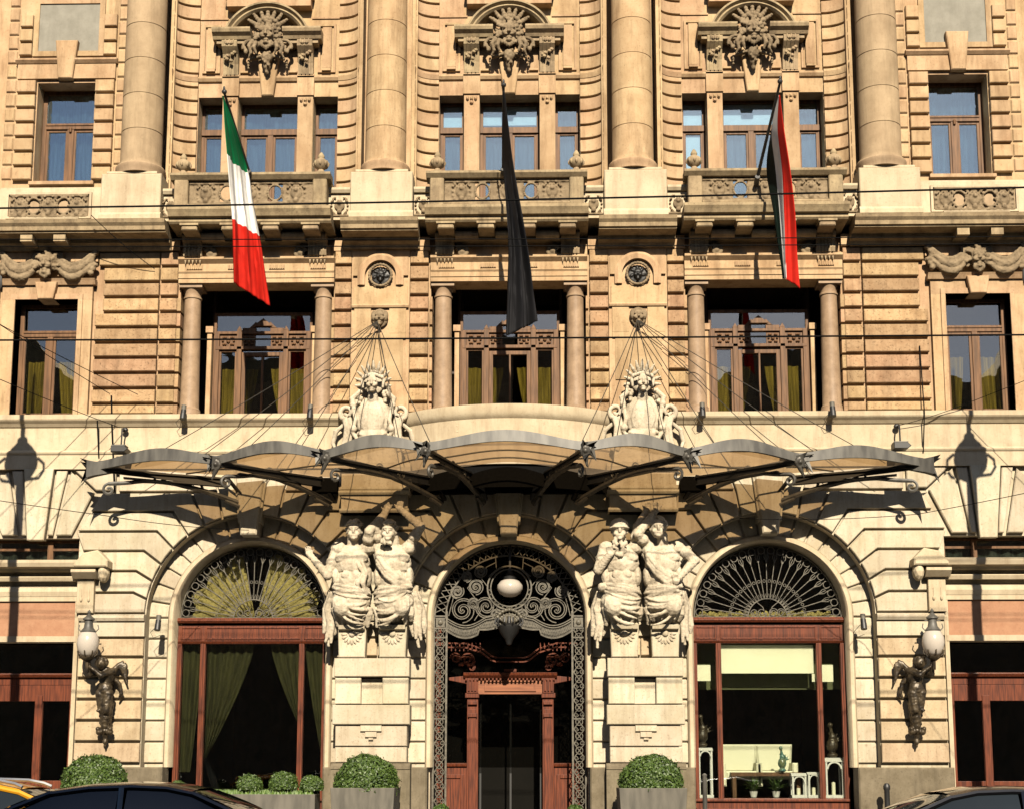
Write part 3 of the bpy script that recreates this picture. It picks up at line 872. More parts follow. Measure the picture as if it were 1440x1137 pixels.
# ------------------------------------------------------------------ main cornice between the floors and the upper order
def cornice(w, x0, x1, d):
    w.hprof(x0, x1, [(-.1, 12.84), (.10, 12.84), (.14, 12.92), (.25, 12.96), (.27, 13.04), (d - .10, 13.06), (d - .10, 13.09), (d - .05, 13.10), (d - .03, 13.18), (d + .03, 13.24), (d + .06, 13.31), (-.1, 13.34)])
for s in (1, -1):
    w = MB(); cornice(w, s * 1.94, s * 3.60, .72); w.build('cornice', M['weathered'], hotel)
    w = MB(); cornice(w, s * 7.38, s * 16, .72)
    for k in (-1, 1):
        x = s * 10.05 + k * .36
        w.box(x - .13, x + .13, -.05, .58, 12.89, 13.055)
    w.build('cornice', M['weathered'], hotel)

for s in (1, -1):
    # pedestals of the great columns
    for x0, x1, d in ((7.50, 8.80, .70), (2.06, 3.40, .70), (11.3, 12.6, .70)):
        w = MB()
        a, b = sorted((s * x0, s * x1))
        w.prism([(a, 13.33), (b, 13.33), (b, 14.36), (a, 14.36)], -.1, d, .02)
        w.hprof(a - .02, b + .02, [(-.1, 13.33), (d + .04, 13.33), (d + .04, 13.42), (d + .0, 13.48), (-.1, 13.48)])
        w.prism([(a + .1, 14.36), (b - .1, 14.36), (b - .1, 14.42), (a + .1, 14.42)], -.1, d - .02, .01)
        w.build('column_pedestal', M['pale'], hotel)
    w = MB(); w.box(s * 8.82, s * 11.28, -.1, .50, 13.33, 14.10)
    w.box(s * 8.82, s * 11.28, -.1, .44, 14.10, 14.16)
    w.build('parapet', M['pale'], hotel)
    # low ledges between the pedestals and the balconies
    for a, b in ((7.12, 7.48), (3.42, 3.9), (1.6, 2.04)):
        w = MB(); w.box(s * a, s * b, -.3, .50, 13.35, 13.94); w.hprof(s * a, s * b, [(-.3, 13.94), (.56, 13.94), (.60, 14.0), (.60, 14.05), (-.3, 14.06)])
        w.build('ledge', M['pale'], hotel)

def carved_clump(sc, x, d, z, w_, h_, seed=0):
    rnd = random.Random(seed)
    sc.ell((x, d, z), (w_ * .3, .05, h_ * .3))
    for q in (-1, 1):
        for k in range(7):
            a = k / 6 * PI - PI / 2
            sc.ell((x + q * w_ * (.28 + .16 * math.cos(a)), d + .02 * math.sin(k * 2), z + h_ * .42 * math.sin(a)), (.032, .04, .032), None, 1)
        for k in range(5):
            a = k / 4 * 2 * PI
            sc.ell((x + q * w_ * .2 + .05 * math.cos(a), d + .03, z + h_ * .28 + .05 * math.sin(a)), (.02, .03, .02), None, 1)
    sc.ell((x, d + .05, z + h_ * .1), (.05, .05, .05)); sc.ell((x, d + .03, z - h_ * .35), (.06, .04, .05))
def pierced(x0, x1, d, z0, z1, holes, parent, name='carved_panel', mat=None):
    """pierced balustrade panel with round openings between carved leaf clumps"""
    sc = Sculpt()
    cz = (z0 + z1) / 2; h = z1 - z0
    sc.box(x0, x1, d - .05, d + .03, z0, z0 + .05); sc.box(x0, x1, d - .05, d + .03, z1 - .05, z1)
    xs = sorted(holes)
    for hx in xs:
        for k in range(20):
            a = 2 * PI * k / 20
            sc.ell((hx + h * .30 * math.cos(a), d, cz + h * .34 * math.sin(a)), (.03, .045, .03), None, 1)
    edges = [x0] + xs + [x1]
    for i, (a_, b_) in enumerate(zip(edges, edges[1:])):
        sc.box(a_ + (0 if i == 0 else h * .31), b_ - (0 if i == len(edges) - 2 else h * .31), d - .045, d - .01, z0, z1)
    mids = [x0 + (xs[0] - x0) * .45] + [(a + b) / 2 for a, b in zip(xs, xs[1:])] + [x1 - (x1 - xs[-1]) * .45]
    for i, m_ in enumerate(mids): carved_clump(sc, m_, d, cz, h * .85, h, i)
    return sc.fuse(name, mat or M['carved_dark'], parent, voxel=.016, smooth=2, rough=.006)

for s in (1, -1):
    cx = s * 9.97
    b = MB(); b.box(cx - .9, cx + .9, .3, .505, 13.40, 14.0); b.build('panel_back', M['column'], hotel)
    pierced(cx - .86, cx + .86, .54, 13.44, 13.96, [cx - .33, cx + .33], hotel)
    b = MB(); b.hprof(cx - .7, cx + .7, [(.4, 13.34), (.66, 13.34), (.68, 13.39), (.4, 13.41)]); frame(b, cx - .93, cx + .93, 13.41, 14.01, .56, .05, .1)
    b.build('panel_frame', M['pale'], hotel)
    for i, (a, bq) in enumerate(((7.14, 7.48), (3.44, 3.86), (1.62, 2.04))):
        q = Sculpt(); carved_clump(q, s * (a + bq) / 2, .52, 13.66, .4, .42, i); q.box(min(s * a, s * bq), max(s * a, s * bq), .45, .53, 13.42, 13.46)
        q.fuse('carved_panel', M['carved_dark'], hotel, voxel=.016, smooth=2)

# great columns
for s in (1, -1):
    for x in (2.70, 8.08, 11.95):
        k = MB()
        prof = [(.52, 14.42), (.52, 14.50), (.54, 14.54), (.54, 14.60), (.51, 14.64), (.47, 14.66), (.452, 14.70)]
        z = 14.74
        jo = [15.42, 16.24, 17.06, 17.88, 18.70, 19.5, 20.3]
        def rad(z): return .448 - .012 * ((z - 14.7) / 4) ** 1.5
        for j in jo:
            prof += [(rad(z), z), (rad(j - .012), j - .012), (rad(j) - .012, j - .006), (rad(j) - .012, j + .006)]
            z = j + .012
        prof += [(rad(20.8), 20.8)]
        k.lathe(prof, s * x, .24, 40)
        k.build('great_column', M['column'] if x > 5 else M['upper'], hotel, smooth=30)

# ------------------------------------------------------------------ second floor
for s in (1, -1):
    w = MB()
    a, b = sorted((s * 8.60, s * 16))
    w.plate(a, b, 14.3, 20.9, -.85, -.0, [tuple(sorted((s * 9.24, s * 10.54))) + (14.46, 16.80)])
    w.build('second_floor_wall', M['upper'], hotel)
    w = MB(); w.box(s * 2.0, s * 3.35, -.8, -.45, 14.3, 20.9); w.build('column_recess', M['upper'], hotel)
    w = MB(); w.box(s * 7.46, s * 8.60, -.8, -.45, 14.3, 20.9); w.build('column_recess', M['upper'], hotel)
for s in (1, -1):
    w = MB()
    cx = s * 9.89
    for k in range(7):
        z0 = 14.46 + k * .342
        for q in (-1, 1):
            w.blk(cx + q * .66, cx + q * 1.10, z0, z0 + .342, -.02, .12, .015, .034)
    w.box(cx - 1.10, cx + 1.10, -.02, .08, 16.87, 17.22)
    w.hprof(cx - 1.14, cx + 1.14, [(-.02, 17.22), (.10, 17.22), (.16, 17.28), (.16, 17.32), (-.02, 17.34)])
    k = [(cx - .16, 16.84), (cx + .16, 16.84), (cx + .25, 17.74), (cx - .25, 17.74)]
    w.prism(k, -.02, .17, .02)
    for k in range(3):
        z0 = 17.40 + k * .342
        for q in (-1, 1): w.blk(cx + q * .80, cx + q * 1.10, z0 , z0 + .342, -.02, .10, .015, .032)
    frame(w, cx - .80, cx + .80, 17.42, 18.80, .05, .12, .07)
    w.box(cx - .72, cx + .72, -.5, .10, 14.38, 14.455)
    # quoin strips of the wall beside the great columns
    for k in range(18):
        z0 = 14.5 + k * .342
        w.blk(s * 8.56, s * 8.77, z0, z0 + .342, -.08, .04, .02, .03); w.blk(s * 11.02, s * 11.25, z0, z0 + .342, -.08, .04, .02, .03)
    w.build('window_quoins', M['upper'], hotel)
for s in (1, -1):
    cx = s * 9.89
    b = MB(); b.box(cx - .69, cx + .69, -.1, .02, 17.52, 18.70); b.build('marble_panel', M['greypanel'], hotel)
    f = MB(); d = -.42; x0, x1 = cx - .65, cx + .65
    frame(f, x0, x1, 14.44, 16.80, d, .09)
    f.box(x0 + .09, x1 - .09, d - .06, d + .03, 15.88, 16.02); f.box(x0 + .09, x1 - .09, d - .06, d + .05, 15.96, 16.0)
    f.box(cx - .075, cx + .075, d - .06, d + .02, 14.5, 15.9); f.lathe([(.03, 15.80), (.035, 15.9), (.0, 15.93)], cx, d + .04, 8)
    frame(f, x0 + .09, cx - .06, 14.5, 15.88, d - .01, .06, .05); frame(f, cx + .06, x1 - .09, 14.5, 15.88, d - .01, .06, .05)
    o = f.build('window', M['wood'], hotel, bevel=.006)
    pane(x0 + .08, x1 - .08, 14.5, 16.75, d - .035, M['glass_up'], o)
    curtain(x0, x1, 14.4, 16.8, d - .25, M['curtain_white'], o, n=70)

def upper_bay(c):
    P = -.30
    wl = MB()
    lights = [(c - 1.57, c - 1.02), (c - .67, c + .67), (c + 1.02, c + 1.57)]
    wl.plate(c - 1.66, c + 1.66, 13.4, 20.9, -1.0, P, [(a, b, 13.42, 16.56) for a, b in lights])
    # architrave and string over the windows
    wl.hprof(c - 1.62, c + 1.62, [(P, 16.90), (P + .05, 16.92), (P + .09, 16.98), (P + .09, 17.02), (P, 17.03)])
    # pilaster caps
    for q in (-1, 1):
        x = c + q * .845
        wl.box(x - .17, x + .17, P, P + .05, 13.5, 16.55)
        wl.box(x - .19, x + .19, P, P + .09, 16.56, 17.06)
        for k in range(3): wl.ell((x - .09 + .09 * k, P + .07, 16.46), (.04, .05, .06), None, 1)
        wl.ell((x, P + .07, 16.36), (.05, .05, .05), None, 1)
        # outer panels
        frame(wl, x + q * .26 + (0 if q > 0 else -.40), x + q * .26 + (.40 if q > 0 else 0), 17.12, 18.28, P + .05, .05, .08)
        xx = x + q * .46
        wl.box(xx - .1, xx + .1, P, P + .06, 17.22, 18.2)
        wl.box(xx - .1, xx + .1, P, P + .11, 17.14, 17.19)
        wl.box(x - q * .30 - .1, x - q * .30 + .1, P, P + .06, 17.12, 17.16)
        # string at the top
    wl.box(c - 1.62, c - .95, P, P + .03, 18.42, 18.46); wl.box(c + .95, c + 1.62, P, P + .03, 18.42, 18.46)
    wl.prism([(c - .13, 16.54), (c + .13, 16.54), (c + .26, 17.6), (c - .26, 17.6)], P, P + .14, .02)
    wl.box(c - .95, c + .95, P, P + .26, 18.62, 18.85)
    wl.hprof(c - 1.0, c + 1.0, [(P, 18.85), (P + .28, 18.85), (P + .36, 18.95), (P, 19.0)])
    wl.build('second_floor_bay', M['upper'], hotel)
    h = MB()
    for q in (-1, 1):
        x = c + q * .845
        # console bracket: S-profile
        pr = [(P, 17.05), (P + .10, 17.05), (P + .12, 17.3), (P + .20, 17.5), (P + .34, 17.62), (P + .36, 17.74), (P + .30, 17.80), (P, 17.80)]
        h.hprof(x - .17, x + .17, pr)
        for k in (-.09, 0, .09): h.hprof(x + k - .012, x + k + .012, [(a + .02, z) for a, z in pr])
        for k in range(5): h.ell((x - .08 + .04 * k, P + .36, 17.70), (.03, .04, .06), None, 1)
        for k in range(6): h.ell((x + .1 * math.cos(k), P + .24, 17.52 - .04 * k), (.05, .05, .05), None, 1)
        a, b = sorted((c + q * .36, c + q * 1.22))
        h.hprof(a, b, [(P, 17.78), (P + .34, 17.78), (P + .38, 17.84), (P + .47, 17.90), (P + .50, 17.96), (P + .50, 18.0), (P, 18.03)])
        h.box(c + q * .36, c + q * 1.14, P, P + .30, 17.70, 17.79)
    h.archring(c, 17.62, [(.84, P), (.84, P + .34), (.88, P + .40), (.92, P + .38), (.96, P + .46), (1.0, P + .46), (1.0, P)], a0=R(22), a1=R(158))
    h.build('broken_pediment', M['weathered'], hotel)
    sc = Sculpt(); mask_face(sc, (c, .06, 17.86), .27)
    # crown, side scrolls, beard tassel and ribbons
    for k in range(7):
        a = PI * (.18 + .64 * k / 6)
        sc.cap((c + .30 * math.cos(a), 0, 17.95 + .34 * math.sin(a)), (c + .50 * math.cos(a), .02, 17.95 + .55 * math.sin(a)), .06, .045, 3)
    for q in (-1, 1):
        sc.coil(c + q * .36, .0, 17.62, .19, .04, 1.1, -.4, q, .042, .03)
        sc.coil(c + q * .47, -.02, 17.98, .14, .03, 1.3, -1.4, q, .038, .028)
        sc.tube([(c + q * .30, .12, 17.72), (c + q * .38, .16, 17.55), (c + q * .33, .14, 17.40), (c + q * .40, .08, 17.30)], [.05, .05, .04, .02], 8)
        sc.tube([(c + q * .22, .16, 17.66), (c + q * .26, .2, 17.50), (c + q * .20, .16, 17.36)], [.05, .05, .02], 8)
        sc.cap((c + q * .18, .1, 17.62), (c + q * .46, .06, 17.46), .06, .05)
        sc.cap((c + q * .46, .06, 17.46), (c + q * .5, .03, 17.60), .05, .03)
        for k in range(4): sc.ell((c + q * .43, -.12, 17.34 - k * .06), (.035, .04, .03), None, 1)
        for k in range(5): sc.ell((c + q * (.12 + .06 * k), -.05, 17.42 - .02 * k), (.05, .06, .045), None, 1)
    sc.ell((c, .0, 17.36), (.13, .12, .16)); sc.ell((c, -.03, 17.18), (.085, .1, .14)); sc.ell((c, -.05, 17.05), (.05, .06, .08))
    for k in range(6): sc.ell((c + .07 * math.cos(k * 1.1), .08, 17.44 - k * .06), (.04, .05, .04), None, 1)
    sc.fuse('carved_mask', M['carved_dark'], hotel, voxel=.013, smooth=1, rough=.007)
    # concave rusticated strips at each side
    st = MB()
    for q in (-1, 1):
        n = 8
        for k in range(20):
            z0 = 13.52 + k * .325
            g_ = .028
            rows = []
            for i in range(n + 1):
                th = PI / 2 * i / n
                u = 1.58 + .50 * math.sin(th); dd = P + .34 * (1 - math.cos(th))
                nu, nd = -math.sin(th) * .5, math.cos(th) * .5 + .5
                x = c + q * u
                o_ = .075
                rows.append([(x, dd - .05, z0 + g_), (x, dd + o_ - .007, z0 + g_), (x, dd + o_, z0 + g_ + .007), (x, dd + o_, z0 + .325 - g_ - .007), (x, dd + o_ - .007, z0 + .325 - g_), (x, dd - .05, z0 + .325 - g_)])
            st.grid(rows, close=True, caps=True)
        rows = []
        for i in range(n + 1):
            th = PI / 2 * i / n
            x = c + q * (1.58 + .52 * math.sin(th)); dd = P + .34 * (1 - math.cos(th))
            rows.append([(x, dd, 13.42), (x, dd, 20.9), (x, -.75, 20.9), (x, -.75, 13.42)])
        st.grid(rows, close=True)
        st.box(c + q * 2.04, c + q * 2.16, -.5, .07, 13.5, 20.9)
        rows = []
        for i in range(n + 1):
            th = PI / 2 * i / n
            x = c + q * (1.58 + .50 * math.sin(th)); dd = P + .34 * (1 - math.cos(th))
            rows.append([(x, dd, 16.86), (x, dd + .09, 16.90), (x, dd + .12, 17.0), (x, dd + .10, 17.06), (x, dd, 17.06)])
        st.grid(rows, close=True, caps=True)
    st.build('concave_quoins', M['upper'], hotel, smooth=30)
    for i, (a, b) in enumerate(lights):
        f = MB(); d = -.70
        frame(f, a, b, 13.45, 16.56, d, .065, .08)
        f.box(a, b, d - .06, d + .04, 15.82, 15.96)
        if i == 1:
            f.box(c - .06, c + .06, d - .06, d + .03, 13.5, 15.84)
            frame(f, a + .065, c - .05, 13.5, 15.82, d - .01, .06, .05); frame(f, c + .05, b - .065, 13.5, 15.82, d - .01, .06, .05)
        else: frame(f, a + .06, b - .06, 13.5, 15.82, d - .01, .05, .05)
        o = f.build('window', M['wood'], hotel, bevel=.005)
        pane(a + .05, b - .05, 13.5, 16.5, d - .04, M['glass_up'], o)
        curtain(a, b, 13.45, 16.5, d - .16, M['curtain_white'], o, n=50 if i == 1 else 24, amp=.02)
        bl = {(5.42, 0): (13.5, 16.5), (5.42, 1): (15.98, 16.5), (0, 0): (15.98, 16.5), (0, 1): (16.05, 16.5)}.get((c, i))
        if bl:
            k = MB(); k.box(a + .06, b - .06, d - .10, d - .08, *bl); k.build('roller_blind', M['white'], o)
for c in (-5.42, 0, 5.42): upper_bay(c)

# ------------------------------------------------------------------ balconies
def balcony(c):
    D = .92
    s = MB()
    s.hprof(c - 1.74, c + 1.74, [(-.3, 13.16), (D - .10, 13.16), (D - .06, 13.20), (D - .06, 13.27), (D + .02, 13.29), (D + .06, 13.36), (D + .10, 13.42), (D + .10, 13.48), (-.3, 13.50)])
    o = s.build('balcony', M['weathered'], hotel)
    r = MB()
    # posts, rails
    for q in (-1, 1):
        x = c + q * 1.49
        r.prism([(x - .15, 13.50), (x + .15, 13.50), (x + .15, 14.14), (x - .15, 14.14)], D - .32, D - .02, .02)
        r.box(c + q * 1.62, c + q * 1.50, -.25, D - .3, 13.50, 13.62); 
        for k in range(3): r.lathe([(.05, 13.62), (.08, 13.75), (.04, 13.9), (.07, 14.05)], c + q * 1.54, -.05 + k * .25, 10)
    r.hprof(c - 1.72, c + 1.72, [(D - .36, 14.12), (D - .02, 14.12), (D + .03, 14.17), (D + .06, 14.20), (D + .06, 14.25), (D - .36, 14.27)])
    for q in (-1, 1): r.box(c + q * 1.40, c + q * 1.68, -.3, D - .36, 14.13, 14.26)
    r.hprof(c - 1.34, c + 1.34, [(D - .3, 13.50), (D + .0, 13.50), (D + .02, 13.55), (D - .02, 13.58), (D - .3, 13.58)])
    r.build('railing', M['weathered'], o)
    pierced(c - 1.34, c + 1.34, D - .12, 13.60, 14.10, [c - .52, c + .52], o, 'carved_panel')
    for q in (-1, 1):
        f = MB()
        f.lathe([(.13, 0), (.13, .05), (.07, .08), (.06, .12), (.13, .17), (.165, .25), (.15, .31), (.08, .36), (.06, .38), (.075, .41), (.055, .46), (.03, .50), (0, .53)], c + q * 1.49, D - .17, 18, z=14.26)
        for k in range(8):
            a = k * PI / 4
            f.ell((c + q * 1.49 + .15 * math.cos(a), D - .17 + .15 * math.sin(a), 14.50), (.035, .035, .06), None, 1)
        f.build('finial', M['weathered'], o, smooth=50)
    # brackets and rolls carrying the slab
    b = MB()
    for x in (-1.30, -.44, .44, 1.30):
        b.prism([(c + x - .17, 13.02), (c + x + .17, 13.02), (c + x + .17, 13.17), (c + x - .17, 13.17)], -.05, D - .08, .02)
        b.box(c + x - .20, c + x + .20, -.05, D - .05, 13.12, 13.165)
    for x in (-.87, 0, .87):
        for k in range(1):
            m = Matrix.Rotation(PI / 2, 4, 'Y')
        b.hprof(c + x - .25, c + x + .25, [(.40 + .12 * math.cos(t * PI / 6), 13.02 + .10 * math.sin(t * PI / 6)) for t in range(12)])
    b.box(c - 1.55, c + 1.55, -.05, .30, 12.95, 13.16)
    b.build('modillion_row', M['weathered'], o)
    for q in (-1, 1):
        sc = MB(); x = c + q * 1.36
        pr = [(.0, 12.66), (.14, 12.62), (.22, 12.66), (.25, 12.76), (.22, 12.84), (.26, 12.92), (.36, 12.98), (.40, 13.06), (.38, 13.12), (.0, 13.12)]
        sc.hprof(x - .20, x + .20, pr)
        for k in (-.14, -.07, 0, .07, .14): sc.hprof(x + k - .014, x + k + .014, [(a + .025, z) for a, z in pr])
        for k in range(5): sc.prism([(x - .2 + k * .08, 12.68), (x - .12 + k * .08, 12.68), (x - .16 + k * .08, 12.48 + .02 * (k % 2))], .08, .18)
        sc.build('bracket', M['weathered'], o)
        v = Sculpt(); xx = c + q * .98
        v.coil(xx, .13, 12.74, .15, .04, 1.2, .3, q, .05, .035)
        v.ell((xx, .12, 12.74), (.08, .1, .08)); v.cap((xx, .1, 12.86), (xx + q * .18, .1, 13.0), .06, .05)
        v.fuse('volute', M['carved_dark'], o, voxel=.018, smooth=1)
for c in (-5.52, -.03, 5.47): balcony(c)

# roof edge far above the picture
w = MB(); w.hprof(-16, 16, [(-.8, 20.9), (.9, 20.9), (1.1, 21.1), (1.3, 21.3), (1.3, 21.5), (-.8, 21.6)]); w.box(-16, 16, -9, -.8, 21.0, 21.5)
for x in (-16.3, 16): w.box(x, x + .3, -9, -.5, 0, 21.4)
w.build('roof_cornice', M['weathered'], hotel)
# ------------------------------------------------------------------ carved figures under the canopy
def figure(cx, kind):
    s = Sculpt(); D = .30
    def E(x, d, z, a, b, c, rot=None): s.ell((cx + x, D + d, z), (a, b, c), rot, 2)
    def Cp(p, q, r0, r1, k=7): s.cap((cx + p[0], D + p[1], p[2]), (cx + q[0], D + q[1], q[2]), r0, r1, k)
    m = -1 if kind in ('bearded',) else 1
    # trunk
    E(0, .12, 5.22, .40, .34, .36); E(.0, .14, 5.52, .34, .30, .30); E(0, .16, 5.86, .39, .29, .30); E(0, .12, 6.10, .36, .22, .20)
    for q in (-1, 1):
        E(q * .17, .33, 5.98, .19, .10, .13); E(q * .30, .14, 6.20, .17, .17, .15)
        E(q * .11, .385, 5.62, .10, .055, .09)
        E(q * .33, .16, 5.60, .09, .18, .22)
    E(0, .42, 5.26, .22, .10, .16)
    Cp((0, .14, 6.2), (0, .22, 6.44), .13, .11, 4)
    hx, hz, hd = {'youth': (.04, 6.55, .24), 'bowed': (-.10, 6.52, .34), 'bearded': (-.04, 6.52, .34), 'shaded': (-.10, 6.58, .30)}[kind]
    # head with face
    E(hx, hd, hz, .155, .19, .21); E(hx, hd + .12, hz - .10, .10, .09, .11)
    E(hx, hd + .20, hz - .02, .03, .05, .06); E(hx, hd + .17, hz + .06, .11, .05, .025)
    for q in (-1, 1):
        E(hx + q * .055, hd + .175, hz + .025, .035, .02, .018); E(hx + q * .155, hd, hz - .01, .025, .04, .05); E(hx + q * .075, hd + .14, hz - .07, .05, .05, .05)
    E(hx, hd + .19, hz - .105, .05, .03, .018); E(hx, hd + .18, hz - .17, .05, .04, .035)
    rnd = random.Random(kind)
    for k in range(46):
        a = rnd.uniform(0, 2 * PI); e = rnd.uniform(.15, 1.35)
        x, y, z = math.cos(a) * math.cos(e), math.sin(a) * math.cos(e), math.sin(e)
        if y > .35 and z < .55: continue
        s.ell((cx + hx + x * .18, D + hd + y * .2, hz + .02 + z * .22), (.05, .05, .045), None, 1)
    if kind in ('bearded', 'bowed'):
        n = 26 if kind == 'bearded' else 10
        for k in range(n):
            u = rnd.uniform(-1, 1); v = rnd.random()
            s.ell((cx + hx + u * .17 * (1 - .5 * v), D + hd + .14 - .05 * abs(u), hz - .16 - v * (.36 if kind == 'bearded' else .12)), (.045, .05, .06), None, 1)
    if kind == 'bearded':
        E(hx, hd - .02, hz + .13, .20, .22, .15); E(hx, hd + .02, hz + .06, .22, .24, .05)
        for k in range(8): E(-.22 + .06 * k, .38, 6.02 - .05 * math.sin(k), .05, .06, .10)
    # arms
    def hand(p, t):
        E(p[0], p[1], p[2], .07, .06, .08)
        for k in range(4):
            o = (k - 1.5) * .038
            Cp((p[0] + o, p[1] + .02, p[2] + .04), (p[0] + o + t * .02, p[1] + .06, p[2] + .15 - abs(k - 1.5) * .015), .022, .018, 3)
        Cp((p[0] - t * .06, p[1] + .02, p[2]), (p[0] - t * .10, p[1] + .06, p[2] + .07), .024, .02, 3)
    def arm(a, b, c, t):
        Cp(a, b, .125, .105); E((a[0] + b[0]) / 2, (a[1] + b[1]) / 2 + .03, (a[2] + b[2]) / 2, .13, .13, .13)
        Cp(b, c, .105, .068); hand(c, t)
    if kind == 'youth':
        arm((-.34, .12, 6.18), (-.50, .30, 5.62), (-.92, .12, 6.10), -1)
        arm((.32, .14, 6.24), (.36, .42, 6.52), (.70, .22, 6.98), 1)
    elif kind == 'bowed':
        arm((.30, .12, 6.24), (.56, .28, 6.64), (.12, .30, 7.02), 1)
        arm((-.30, .12, 6.24), (-.36, .32, 6.60), (-.14, .24, 7.02), -1)
    elif kind == 'bearded':
        arm((-.34, .14, 6.18), (-.48, .32, 5.72), (-.24, .50, 6.02), -1)
        arm((.30, .10, 6.22), (.34, .26, 6.62), (.56, .18, 7.0), 1)
        E(-.40, .3, 5.36, .10, .12, .10)
    else:
        arm((-.32, .14, 6.24), (-.52, .40, 6.46), (-.12, .30, 6.98), -1)
        arm((.34, .12, 6.20), (.66, .26, 5.92), (.24, .46, 5.46), -1)
    # drapery: rolled waist cloth, swung folds over the hips, hanging ends
    sg = 1 if kind in ('bowed', 'shaded') else -1
    E(.02 * sg, .16, 5.08, .43, .36, .34)
    def around(z_of, r, rad, a0=-1.25, a1=1.25, n=14, dd=.12):
        pts, rr = [], []
        for k in range(n + 1):
            t = k / n; a = a0 + (a1 - a0) * t
            pts.append((cx + r * math.sin(a) * 1.12, D + dd + r * math.cos(a), z_of(t))); rr.append(rad * (.55 + .6 * math.sin(PI * min(1, max(0, t)))))
        s.tube(pts, rr, 8)
    for k in range(3): around(lambda t: 5.34 - .055 * k + sg * .15 * (t - .5) + .025 * math.sin(7 * t + k * 2), .36 + .015 * (k % 2), .045)
    for f in range(6):
        w0 = rnd.uniform(.05, .16); o0 = rnd.uniform(-.25, .25)
        around(lambda t: 5.20 - f * .085 + sg * (.10 + .05 * f) * (t - .5) - w0 * math.sin(PI * t + o0), .40 - .02 * f, rnd.uniform(.022, .045), -1.2 + rnd.uniform(0, .5), 1.2 - rnd.uniform(0, .5), dd=.10)
    # a knee or gathered bundle pushing the cloth forward
    E(sg * .16, .34, 4.98, .22, .20, .24)
    for k in range(6):
        a = -.9 + .36 * k
        s.tube([(cx + sg * .16 + .22 * math.sin(a), D + .42, 5.16), (cx + sg * .14 + .25 * math.sin(a), D + .46 - .05 * abs(a), 4.98), (cx + sg * .05 + .2 * math.sin(a), D + .30, 4.74 - .05 * (k % 2))], [.02, .035, .02], 6)
    for k in range(7):
        x = -.36 + .12 * k
        L_ = rnd.uniform(.04, .24)
        s.tube([(cx + x, D + .20 + .12 * math.sin(PI * k / 6), 4.96), (cx + x * .95 + .03, D + .20, 4.82), (cx + x * .9 + rnd.uniform(-.05, .05), D + .10, 4.74 - L_)], [.085, .075, .04], 8)
    ex = {'youth': -.46, 'bowed': .48, 'bearded': -.46, 'shaded': .42}[kind]
    for k in range(5):
        x = ex + (k - 2) * .055
        y = D - .06 + .07 * (k % 2)
        zb = 4.10 + .13 * abs(k - 2) + rnd.uniform(0, .1)
        s.tube([(cx + x * .8, y + .1, 5.30), (cx + x, y + .06, 4.95), (cx + x + .05 * math.sin(k * 2), y + .03, 4.6), (cx + x + .08 * ex, y, zb)], [.06, .07, .065, .03], 8)
    # a cloak over one shoulder
    if kind in ('bowed', 'shaded'):
        for e, r_ in ((0, .075), (.09, .06), (.17, .05)):
            s.tube([(cx - .34 - e * .3, D + .12, 6.26 - e), (cx - .30, D + .40, 6.0 - e), (cx - .12, D + .47, 5.74 - e), (cx + .10, D + .44, 5.56 - e), (cx + .34, D + .24, 5.46 - e * .6)], [r_, r_, r_, r_, r_ * .8], 8)
    if kind == 'youth':
        for e in (0, .12): s.tube([(cx + .10 + e, D + .40, 5.9), (cx + .26 + e * .5, D + .42, 5.66), (cx + .14 + e, D + .44, 5.42), (cx + .20 + e, D + .36, 5.2)], [.03, .05, .05, .04], 8)
    return s.fuse('carved_figure', M['carved'], hotel, voxel=.0125, smooth=1, rough=.007)
for x, kind in ((-3.24, 'youth'), (-2.38, 'bowed'), (2.34, 'bearded'), (3.20, 'shaded')): figure(x, kind)

